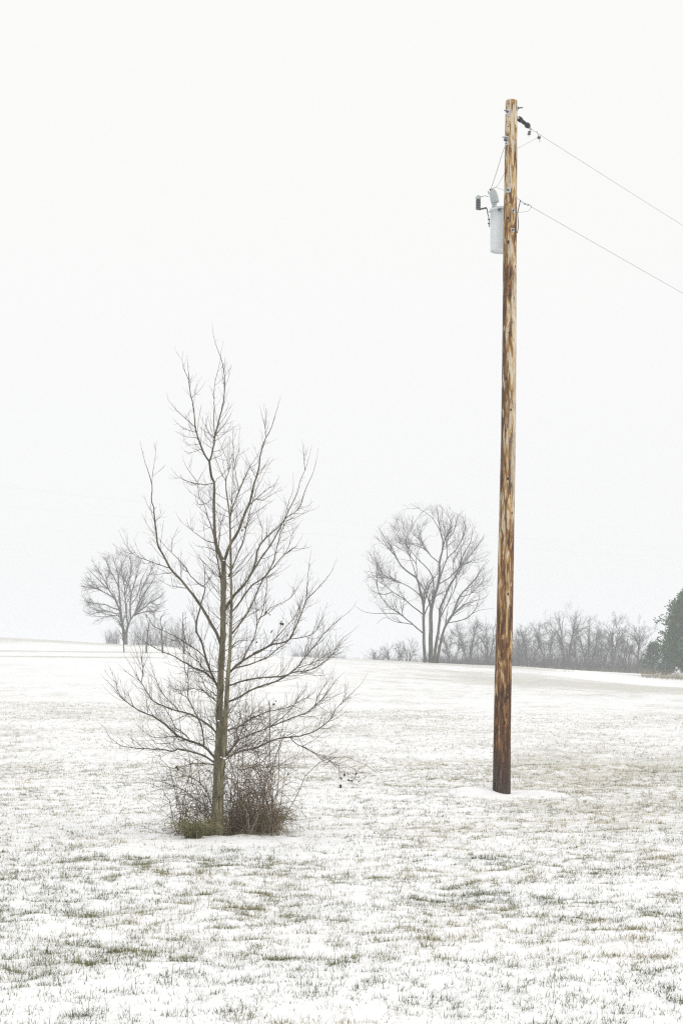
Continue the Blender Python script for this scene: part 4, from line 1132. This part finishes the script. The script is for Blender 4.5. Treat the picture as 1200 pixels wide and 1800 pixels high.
# ------------------------------------------------------------------ evergreens
def conifer(name, label, px, d, hpx, rpx, n, seed, mat, size, ragged, open_=0.0, shape=1.0, brown=0.12):
    rng = np.random.default_rng(seed)
    s = d / F
    x = (px - CX) / F * d
    z = float(ground_z(np.array([x]), np.array([d]))[0])
    og = np.array([x, d, z]); H, R = hpx * s, rpx * s
    th = thing(name, og, label, 'tree', 'evergreens at the right edge')
    m = MB(); m.tubes(np.array([og + UP * (H * 0.97 * t) - UP * 0.2 for t in np.linspace(0, 1, 10)]), np.linspace(0.02 * H, 0.01, 10), 8)
    m.build('trunk', M_far_bark, th, og)
    # branches carry sprays
    nb = n
    hz = rng.random(nb) ** 0.85
    az = rng.uniform(0, 2 * np.pi, nb)
    lobes = 0.74 + 0.30 * vnoise(az * 1.9 + 31, hz * 7.5, seed) + ragged * rng.normal(0, 0.10, nb)
    prof = np.clip((1 - hz) ** shape, 0, 1) * (0.45 + 0.55 * sstep(-0.02, 0.12, hz)) + 0.02
    rad = R * prof * lobes
    base = og + np.stack([0 * az, 0 * az, H * (0.015 + 0.9 * hz)], -1)
    out = np.stack([np.cos(az), np.sin(az), 0 * az], -1)
    tip = base + out * rad[:, None] + UP * (0.35 * rad + 0.03 * H)[:, None]
    if nb:
        kk = rng.choice(nb, min(nb, 260), replace=False)
        pp = base[kk][:, None] * (1 - np.linspace(0, 1, 5))[None, :, None] + tip[kk][:, None] * np.linspace(0, 1, 5)[None, :, None]
        m = MB(); m.tubes(pp, np.broadcast_to(np.linspace(0.03, 0.008, 5), (len(kk), 5)), 4); m.build('branches', M_far_bark, th, og)['kind'] = 'stuff'
    m = MB()
    per = 26 if open_ == 0 else 20
    t = 1 - (rng.random((nb, per)) ** 1.7) * (0.75 if open_ == 0 else 0.45)
    c = base[:, None] * (1 - t[..., None]) + tip[:, None] * t[..., None] + rng.normal(0, size * 0.55, (nb, per, 3))
    dr = norm(out[:, None] * 0.8 + UP * 0.75 + rng.normal(0, 0.55, (nb, per, 3)))
    L = size * rng.uniform(0.6, 1.4, (nb, per))[..., None]
    sd = norm(np.cross(dr, rng.normal(0, 1, (nb, per, 3)))) * size * 0.22
    v = np.stack([c - dr * L * .5, c - dr * L * .05 + sd, c + dr * L * .6, c - dr * L * .05 - sd], 2)
    tone = np.clip(rng.normal(0.36, 0.2, (nb, per)) + (rng.random((nb, 1)) < brown) * 0.42 + 0.25 * (vnoise(az * 3, hz * 12, 9)[:, None] - 0.5), 0, 1)
    idx = np.arange(nb * per * 4).reshape(-1, 4)
    m.add(v, [idx], np.repeat(tone.ravel(), 4))
    m.build('crown', mat, th, og, smooth=False, attr='tint')['kind'] = 'stuff'
    return th
conifer('evergreen_tree', 'large dark green evergreen cut by the right edge', 1226, 165, 174, 74, 2600, 61, M_cedar, 0.27, 1.4, 0, 0.62)
conifer('evergreen_tree', 'small open pine between the forked bare tree and the large evergreen', 1147, 172, 60, 22, 90, 62, M_pine, 0.22, 1.5, 1, 0.6, 0.05)
conifer('evergreen_tree', 'pale low young evergreen tucked beside the large evergreen', 1170, 176, 34, 20, 150, 63, M_pine, 0.18, 1.2, 0, 0.7, 0.05)

# ------------------------------------------------------------------ utility pole
POLE = np.array([(881, 1412, 32), (881, 1393, 31.5), (881.8, 1300, 30.5), (883.5, 1200, 29.7), (886.5, 1080, 28.8), (889.5, 930, 27.2), (893, 770, 26), (894.5, 610, 25), (895.5, 450, 24), (897, 310, 22.3), (898.2, 177, 20.2)])
def pole_at(py):
    q = POLE[::-1]
    return np.interp(py, q[:, 1], q[:, 0]), np.interp(py, q[:, 1], q[:, 2]) / 2 * POLE_D / F
def pole_c(py):
    return P(pole_at(py)[0], py, POLE_D)
pole_origin = P(881, 1393, POLE_D)
pole = thing('utility_pole', pole_origin, 'tall brown stained wooden utility pole standing in the snow', 'utility pole')
K, S = 220, 40
pys = np.linspace(1412, 178.5, K)
ang = np.arange(S) / S * 2 * np.pi
V = []
for i, py in enumerate(pys):
    c = pole_c(py); r = pole_at(py)[1]
    rr = r * (1 + 0.02 * (fbm(np.cos(ang) * 1.2 + 5, np.sin(ang) * 1.2 + i * 0.02, 3, 2) - 0.5) + 0.035 * (fbm(ang * 3.2 % 20.1, np.full(S, i * 0.16), 8, 3) - 0.5))
    V.append(c + np.stack([np.cos(ang) * rr, np.sin(ang) * rr, 0 * ang], -1))
# weathered roof cut at the top
top = V[-1].copy()
ctop = top.mean(0)
for f_, dz in ((0.93, 0.012), (0.75, 0.020), (0.4, 0.026), (0.02, 0.028)):
    V.append(ctop + (top - ctop) * f_ + UP * dz)
V = np.array(V)
idx = np.arange(V.shape[0] * S).reshape(-1, S); nx = np.roll(idx, -1, 1)
m = MB(); m.add(V, [np.stack([idx[:-1], nx[:-1], nx[1:], idx[1:]], -1).reshape(-1, 4), idx[-1:], idx[:1, ::-1]])
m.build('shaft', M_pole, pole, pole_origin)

def pole_surface(px, py, out=0.0):
    """point on the pole's near face seen at a photo position, and its outward normal"""
    cx, r = pole_at(py)
    c = P(cx, py, POLE_D)
    dx = np.clip((px - cx) * POLE_D / F, -r * 0.97, r * 0.97)
    nrm = np.array([dx / r, -math.sqrt(1 - (dx / r) ** 2), 0])
    return c + nrm * (r + out), nrm

for px, py, sz in [(893, 587, 3.0), (888, 667, 3.6), (896, 722, 3.0), (887, 758, 3.2), (890.5, 843, 3.6), (898, 903, 3.2), (891, 1045, 3.4), (879.5, 1220, 5.0), (890, 1226, 4.6), (892, 428, 4.2), (891, 386, 3.8), (885, 1270, 4.0), (893, 505, 2.2), (904, 470, 2.4)]:
    p, nrm = pole_surface(px, py, -0.004)
    s_ = sz * POLE_D / F / 2
    tn = np.cross(UP, nrm)
    m = MB()
    a = np.arange(12) / 12 * 2 * np.pi
    ring = [p + tn * np.cos(q) * s_ * k + UP * np.sin(q) * s_ * 1.7 * k + nrm * h for k, h in ((1.0, 0.002), (0.7, 0.009), (0.3, 0.012)) for q in a]
    ii = np.arange(36).reshape(3, 12); nn_ = np.roll(ii, -1, 1)
    m.add(ring, [np.stack([ii[:-1], nn_[:-1], nn_[1:], ii[1:]], -1).reshape(-1, 4), ii[-1:]])
    m.build('knot', M_knot, pole, pole_origin)
for px, py in [(893, 184.5), (892.5, 208), (889, 216), (892, 225), (894.5, 323), (894.2, 359), (905.5, 295)]:
    p, nrm = pole_surface(px, py, 0.001)
    m = MB(); m.lathe(p, nrm, [(-0.004, 0.0085), (0.0015, 0.0085), (0.002, 0.006)], 10)
    m.build('bolt_hole', M_hole, pole, pole_origin)

def washer_plate(px, py, size_px, bolt_len, bolt_dir=None, mat=M_galv):
    p, nrm = pole_surface(px, py, 0.004)
    h = size_px * POLE_D / F / 2
    tn = np.cross(UP, nrm)
    m = MB(); m.box(p, tn * h, UP * h, nrm * 0.004)
    pl = m.build('washer_plate', mat, pole, pole_origin, smooth=False)
    bd = norm(nrm + (np.array(bolt_dir) if bolt_dir is not None else 0))
    m = MB()
    m.lathe(p, nrm, [(0.0045, 0.017), (0.018, 0.017), (0.0185, 0.012)], 6)
    m.build('nut', M_steel_dark, pl, pole_origin, smooth=False)
    m = MB(); m.lathe(p + nrm * 0.005, bd, [(0, 0.009), (bolt_len, 0.009), (bolt_len + 0.002, 0.006)], 10)
    m.build('bolt', M_steel_dark, pl, pole_origin)
washer_plate(891.5, 199, 9, 0.06, (-0.5, 0, 0.25))
washer_plate(892, 337, 8.5, 0.05, (-0.4, 0, 0.2))
washer_plate(900, 373, 5.8, 0.03)
washer_plate(899, 407, 5.8, 0.03)
# side bolt on the right
c_, r_ = pole_c(191), pole_at(191)[1]
sidev = norm(np.array([0.95, -0.3, 0]))
m = MB(); m.box(c_ + sidev * (r_ + 0.006), norm(np.cross(UP, sidev)) * 0.035, UP * 0.035, sidev * 0.004)
pl = m.build('washer_plate', M_galv, pole, pole_origin, smooth=False)
m = MB(); m.lathe(c_ + sidev * (r_ + 0.008), sidev, [(0, 0.009), (0.075, 0.009), (0.077, 0.006)], 10); m.build('bolt', M_steel_dark, pl, pole_origin)
m = MB(); m.lathe(c_ + sidev * (r_ + 0.010), sidev, [(0, 0.018), (0.016, 0.018)], 6); m.build('nut', M_steel_dark, pl, pole_origin, smooth=False)
# wire bracket on the face
p, nrm = pole_surface(889.5, 250, 0.006); tn = np.cross(UP, nrm)
m = MB(); m.box(p, tn * 0.030, UP * 0.060, nrm * 0.005)
br = m.build('bracket_plate', M_galv, pole, pole_origin, smooth=False)
m = MB(); m.box(p + UP * 0.052 + nrm * 0.03, tn * 0.036, UP * 0.006, nrm * 0.03); m.build('flange', M_galv, br, pole_origin, smooth=False)
m = MB(); m.lathe(p + nrm * 0.005 + UP * 0.012, nrm, [(0, 0.020), (0.035, 0.020), (0.04, 0.012)], 12); m.build('clamp', M_steel_dark, br, pole_origin)
m = MB(); m.lathe(p + nrm * 0.004 - UP * 0.04, nrm, [(0, 0.010), (0.008, 0.010)], 8); m.build('bolt', M_steel_dark, br, pole_origin)
# cable stapled down the right side
m = MB(); m.tubes(resample(np.array([P(909, 372, 26.47), P(909.4, 380, 26.46), P(910.2, 392, 26.46), P(909.8, 402, 26.47), P(908.2, 410, 26.5)]), 24), np.full(24, 0.006), 6)
m.build('ground_cable', M_wire_dark, pole, pole_origin)

# ------------------------------------------------------------------ line hardware on the right, lying in the vertical plane of the line
WD = norm(np.array([0.517, 0.856, 0]))
W0 = np.array([(908 - CX) / F * POLE_D, POLE_D, 0])
def W(px, py):
    k = (px - CX) / F
    t = (k * W0[1] - W0[0]) / (WD[0] - k * WD[1])
    q = W0 + WD * t
    return np.array([q[0], q[1], ZC + (HY - py) / F * q[1]])
def wire_curve(pa, px_b, py_b, t_end, sagc, n=60):
    pb = W(px_b, py_b)
    tb = np.linalg.norm((pb - pa)[:2])
    sl = (pb[2] - pa[2] - sagc * tb ** 2) / tb
    t = np.linspace(0, t_end, n)
    return np.stack([pa[0] + WD[0] * t, pa[1] + WD[1] * t, pa[2] + sl * t + sagc * t ** 2], -1)

# black strain insulator
ia, ib = W(909.5, 207), W(929, 222.5)
ins = thing('strain_insulator', ia, 'black strain insulator near the pole top holding the upper line', 'insulator')
L = np.linalg.norm(ib - ia); ax = (ib - ia) / L
m = MB(); m.lathe(ia + ax * 0.03, ax, [(0, 0.012), (0.005, 0.036), (0.05, 0.040), (0.08, 0.034), (0.10, 0.025), (L - 0.14, 0.025), (L - 0.12, 0.034), (L - 0.09, 0.042), (L - 0.05, 0.036), (L - 0.045, 0.012)], 20)
body = m.build('insulator_body', M_black, ins, ia)
m = MB()
for k in range(5):
    q = 0.13 + k * (L - 0.30) / 4
    m.lathe(ia + ax * q, ax, [(0, 0.025), (0.006, 0.0285), (0.012, 0.025)], 20)
m.build('rib', M_black, body, ia)
m = MB(); m.lathe(ia - ax * 0.03, ax, [(0, 0.014), (0.07, 0.014)], 10)
m.build('end_fitting', M_galv, ins, ia)
m = MB(); m.lathe(ib - ax * 0.02, ax, [(0, 0.012), (0.05, 0.012)], 10); m.build('end_fitting', M_galv, ins, ia)
# dead-end clamp with stacked washers
ca = W(930.5, 225)
cl = thing('wire_clamp', ca, 'grey dead-end clamp with stacked washers below the black insulator', 'clamp')
m = MB(); m.tubes(np.array([W(929, 222), W(931.5, 225.5), W(934, 228.5)]), np.array([0.014, 0.022, 0.010]), 8); m.build('clamp_body', M_galv, cl, ca)
for k, py in enumerate((231.5, 234, 236.5)):
    m = MB(); m.lathe(W(929.8 - k * 0.3, py), (0.15, 0.1, -1), [(-0.006, 0.010), (-0.005, 0.026), (0.005, 0.026), (0.006, 0.010)], 12); m.build('washer', M_steel_dark, cl, ca)
m = MB(); m.tubes(np.array([W(931, 226), W(930, 232), W(928.8, 240)]), np.array([0.006, 0.006, 0.004]), 6); m.build('stem', M_galv, cl, ca)
# tap connector
ta = W(946.5, 242)
tp = thing('tap_connector', ta, 'small dark tap connector hanging from the upper line', 'connector')
m = MB(); m.lathe(W(946.3, 239.5), (0.1, 0, -1), [(0, 0.010), (0.008, 0.026), (0.03, 0.026), (0.04, 0.012)], 12); m.build('connector_body', M_steel_dark, tp, ta)
m = MB(); m.tubes(resample(np.array([W(942, 230), W(944, 234), W(946, 239)]), 10), np.full(10, 0.006), 6); m.build('stirrup', M_galv, tp, ta)
m = MB(); m.tubes(resample(np.array([W(951, 236), W(949, 239), W(948, 242)]), 10), np.full(10, 0.006), 6); m.build('stirrup', M_galv, tp, ta)
m = MB(); m.tubes(resample(np.array([W(947, 244), W(946.6, 247), W(948, 250), W(949.6, 248), W(948.4, 246)]), 14), np.full(14, 0.004), 5); m.build('eye_ring', M_galv, tp, ta)
# the two lines
pa = W(932, 226.5)
m = MB(); m.tubes(wire_curve(pa, 1200, 397, 58, 0.00025), np.full(60, 0.0032), 6)
tag(m.build('power_line', M_wire, None, pa), 'upper thin wire running from the pole top to the right edge', 'wire', 'lines off the pole')
pb = W(934, 364)
m = MB(); m.tubes(wire_curve(pb, 1200, 516, 58, 0.00025), np.full(60, 0.0036), 6)
tag(m.build('power_line', M_wire, None, pb), 'lower thin wire running from below the transformer level rightwards', 'wire', 'lines off the pole')
# lower dead-end grip: open triangle of rod and spiral grip
ga = W(909, 360)
gp = thing('wire_grip', ga, 'triangular wire grip and rod tying the lower line to the pole', 'wire grip')
def rod(name, pts, r, mat, parent, og, n=16):
    m = MB(); m.tubes(resample(np.array(pts), n), np.full(n, r), 6)
    return m.build(name, mat, parent, og)
rod('strut', [W(909.4, 373), W(911.5, 363), W(914, 352)], 0.007, M_steel_dark, gp, ga)
rod('rod', [W(908, 347), W(911, 350.5), W(914, 352)], 0.005, M_galv, gp, ga)
rod('spiral_grip', [W(914, 352), W(919, 356.5), W(926, 359.5), W(931, 360.5), W(933.5, 364)], 0.009, M_galv, gp, ga)
rod('jumper', [W(933.5, 364), W(931.5, 367), W(927.5, 371), W(922, 372), W(915, 373.3), W(909, 373)], 0.005, M_galv, gp, ga)
for q in ((927, 359.3), (921.5, 357.5)):
    m = MB(); m.lathe(W(*q) - np.array([0.014, 0, 0]), (1, 0.3, -.3), [(0, 0.013), (0.026, 0.013)], 8); m.build('clip', M_steel_dark, gp, ga)

# ------------------------------------------------------------------ transformer
TD = 26.86
def Q(px, py, dy=0.0):
    p = P(px, py, TD); p[1] += dy
    return p
tank_c = Q(883, 442)
tank_top = Q(883, 368)[2]
tr = thing('transformer', tank_c, 'light grey pole-mounted transformer can on the left of the pole', 'transformer')
Ht = tank_top - tank_c[2]; R = 0.181
m = MB(); m.lathe(tank_c, UP, [(0.028, 0.02), (0.028, R - 0.012), (0.004, R - 0.008), (0.0, R - 0.004), (0.004, R), (0.02, R), (Ht * 0.5, R), (Ht - 0.03, R)], 48)
tank = m.build('tank', M_tank, tr, tank_c)
m = MB(); m.lathe(tank_c, UP, [(Ht - 0.032, R - .001), (Ht - 0.03, R + 0.012), (Ht - 0.008, R + 0.013), (Ht, R + 0.006), (Ht + 0.022, R * 0.7), (Ht + 0.032, R * 0.3), (Ht + 0.034, 0.005)], 48)
lid = m.build('lid', M_tank, tr, tank_c)
# mounting lugs to the pole
for dz in (0.12, Ht - 0.14):
    m = MB(); m.box(np.array([tank_c[0] + 0.03, (TD - R + POLE_D + 0.09) / 2, tank_c[2] + dz]), np.array([0.035, 0, 0]), np.array([0, 0.06, 0]), np.array([0, 0, 0.03]))
    m.build('mounting_lug', M_galv, tr, tank_c, smooth=False)
# side bung with ring
fr = np.array([-0.35, -0.94, 0]); fr = norm(fr)
bp = np.array([tank_c[0], TD, Q(0, 374)[2]]) + fr * R
m = MB(); m.lathe(bp - fr * 0.004, fr, [(0, 0.022), (0.018, 0.022), (0.020, 0.014)], 16); bung = m.build('bung', M_steel_dark, tr, tank_c)
a = np.linspace(0, 2 * np.pi, 20)
rc = bp + fr * 0.022 + np.array([0.022, 0, -0.026])
m = MB(); m.tubes(rc + np.stack([np.cos(a) * 0.016, 0 * a, np.sin(a) * 0.016], -1), np.full(20, 0.004), 6); m.build('ring', M_galv, bung, tank_c)
# primary bushing and guard
bb = Q(868.5, 364.5)
m = MB()
prof = [(0, 0.042)]
for k in range(3):
    z0 = 0.006 + k * 0.032
    prof += [(z0, 0.042 - k * .002), (z0 + 0.014, 0.040 - k * .002), (z0 + 0.020, 0.030), (z0 + 0.030, 0.028)]
m.lathe(bb, (-0.06, 0, 1), prof, 20)
bus = m.build('bushing', M_porc, tr, tank_c)
ca_ = Q(869.8, 356.5); cb_ = Q(864.8, 333)
ax = norm(cb_ - ca_); Lc = np.linalg.norm(cb_ - ca_)
m = MB(); m.lathe(ca_, ax, [(0, 0.02), (0.0, 0.056), (0.012, 0.062), (Lc * 0.5, 0.061), (Lc * 0.75, 0.055), (Lc * 0.9, 0.043), (Lc * 0.98, 0.024), (Lc, 0.008)], 20)
gd = m.build('bushing_guard', M_cap, tr, tank_c)
m = MB(); m.lathe(Q(861, 333.5), (-0.2, 0, 1), [(-0.02, 0.010), (0.012, 0.010), (0.014, 0.006)], 8); m.build('terminal', M_steel_dark, gd, tank_c)
m = MB(); m.box(Q(858, 338.5), np.array([0.008, 0, 0.002]), np.array([0, 0.01, 0]), np.array([-0.006, 0, 0.022])); m.build('wing_tab', M_cap, gd, tank_c, smooth=False)
# surge arrester on a bracket
az_ = Q(840, 369)
pxm = TD / F
m = MB(); m.lathe(az_, UP, [(0, 0.012), (0.002, 0.026), (26 * pxm * 0.72, 0.026)], 18)
ar = m.build('arrester', M_shed, tr, tank_c)
for k in range(6):
    z0 = (1.6 + k * 2.75) * pxm
    m = MB(); m.lathe(az_ + UP * z0, UP, [(0, 0.026), (0.001, 0.039), (0.009, 0.037), (0.013, 0.026)], 18)
    m.build('shed', M_shed if k % 1 == 0 else M_porc, ar, tank_c)
m = MB(); m.lathe(az_ + UP * 18.3 * pxm, UP, [(0, 0.030), (0.002, 0.040), (0.035, 0.040), (0.045, 0.030), (0.05, 0.018), (0.062, 0.016)], 18)
m.build('cap', M_cap, ar, tank_c)
rod('bracket_arm', [Q(838.5, 368.8), Q(843, 366.5), Q(848, 367.8), Q(853, 364.5), Q(855.5, 368), Q(856.5, 376), Q(858.5, 379)], 0.008, M_steel_dark, tr, tank_c)
rod('bracket_arm', [Q(842, 369), Q(849, 366), Q(854, 367)], 0.010, M_steel_dark, tr, tank_c)
rod('bracket_arm', [Q(856, 373), Q(860, 372.5), Q(863, 372)], 0.009, M_galv, tr, tank_c)
rod('ground_strap', [Q(857.5, 378), Q(858.6, 384), Q(859, 391), Q(859, 399)], 0.0065, M_steel_dark, tr, tank_c)
for py in (385.5, 393):
    m = MB(); m.lathe(Q(858.8, py) - np.array([0.018, 0, 0]), (1, 0, 0), [(0, 0.010), (0.03, 0.010)], 8); m.build('nut', M_steel_dark, tr, tank_c)
rod('arrester_lead', [Q(841, 345), Q(846, 345.5), Q(851, 344.3), Q(858, 345.5)], 0.004, M_wire_dark, tr, tank_c)

# jumper wires
def loose_wire(label, pts, r, mat):
    pts = np.array(pts)
    m = MB(); m.tubes(resample(pts, 24), np.full(24, r), 5)
    return tag(m.build('jumper_wire', mat, None, pts[0]), label, 'wire', 'jumper wires on the pole')
loose_wire('taut wire from the face bracket down to the transformer bushing', [P(887, 257, 26.38), P(882, 270, 26.42), P(873, 300, 26.6), P(862, 333, TD)], 0.0045, M_wire)
loose_wire('fainter wire from behind the pole to the transformer bushing', [P(887, 302, 26.62), P(880, 316, 26.7), P(872, 328, 26.8), P(863.5, 333, TD)], 0.0028, M_wire)
loose_wire('short wire from transformer bushing across to the middle plate', [P(862, 333, TD), P(870, 329.5, 26.7), P(880, 332.5, 26.5), P(890, 336.5, 26.40)], 0.0028, M_wire)
loose_wire('thin slack wire from the pole back up to the tap connector', [P(905, 263, 26.62), W(918, 256), W(932, 248.5), W(943, 243), W(946, 242)], 0.0026, M_wire)

# far twin lines crossing behind everything
for (ya, yb, lab) in ((855, 965, 'upper of two very faint far wires crossing the sky'), (888, 980, 'lower of two very faint far wires crossing the sky')):
    A_, B_ = P(0, ya, 110), P(1200, yb, 160)
    t = np.linspace(-0.7, 1.7, 50)
    pts = A_ + (B_ - A_) * t[:, None]
    pts[:, 2] += 0.35 * (2 * t - 1) ** 2 - 0.35
    m = MB(); m.tubes(pts, np.full(50, 0.0017), 5)
    tag(m.build('distant_wire', M_wire, None, pts[0]), lab, 'wire', 'far lines crossing the sky')

# ------------------------------------------------------------------ haze
hz_m = bpy.data.materials.new('haze_air'); hz_m.use_nodes = True
nt = hz_m.node_tree; nt.nodes.clear()
o_ = nt.nodes.new('ShaderNodeOutputMaterial'); vol = nt.nodes.new('ShaderNodeVolumePrincipled')
vol.inputs['Color'].default_value = (0.95, 0.97, 1.0, 1)
vol.inputs['Density'].default_value = 0.0013
vol.inputs['Anisotropy'].default_value = 0.2
nt.links.new(vol.outputs[0], o_.inputs['Volume'])
bpy.context.view_layer.update()
ztop = max(max(v[2] for v in o.bound_box) + o.matrix_world.translation.z for o in bpy.data.objects if o.type == 'MESH') + 0.4
m = MB(); zlo = float(GZ.min()) - 1.0
xm = float(xs.max()) + 30; yA, yB = float(ys.min()) - 30, float(ys.max()) + 30
m.box(np.array([0, (yA + yB) / 2, (zlo + ztop) / 2]), np.array([xm, 0, 0]), np.array([0, (yB - yA) / 2, 0]), np.array([0, 0, (ztop - zlo) / 2]))
hz = m.build('haze', hz_m, smooth=False)
hz['kind'] = 'stuff'; hz['label'] = 'thin pale winter haze over the field'; hz['category'] = 'haze'
print('tris', sum(len(o.data.polygons) for o in bpy.data.objects if o.type == 'MESH'), 'objects', len(bpy.data.objects))
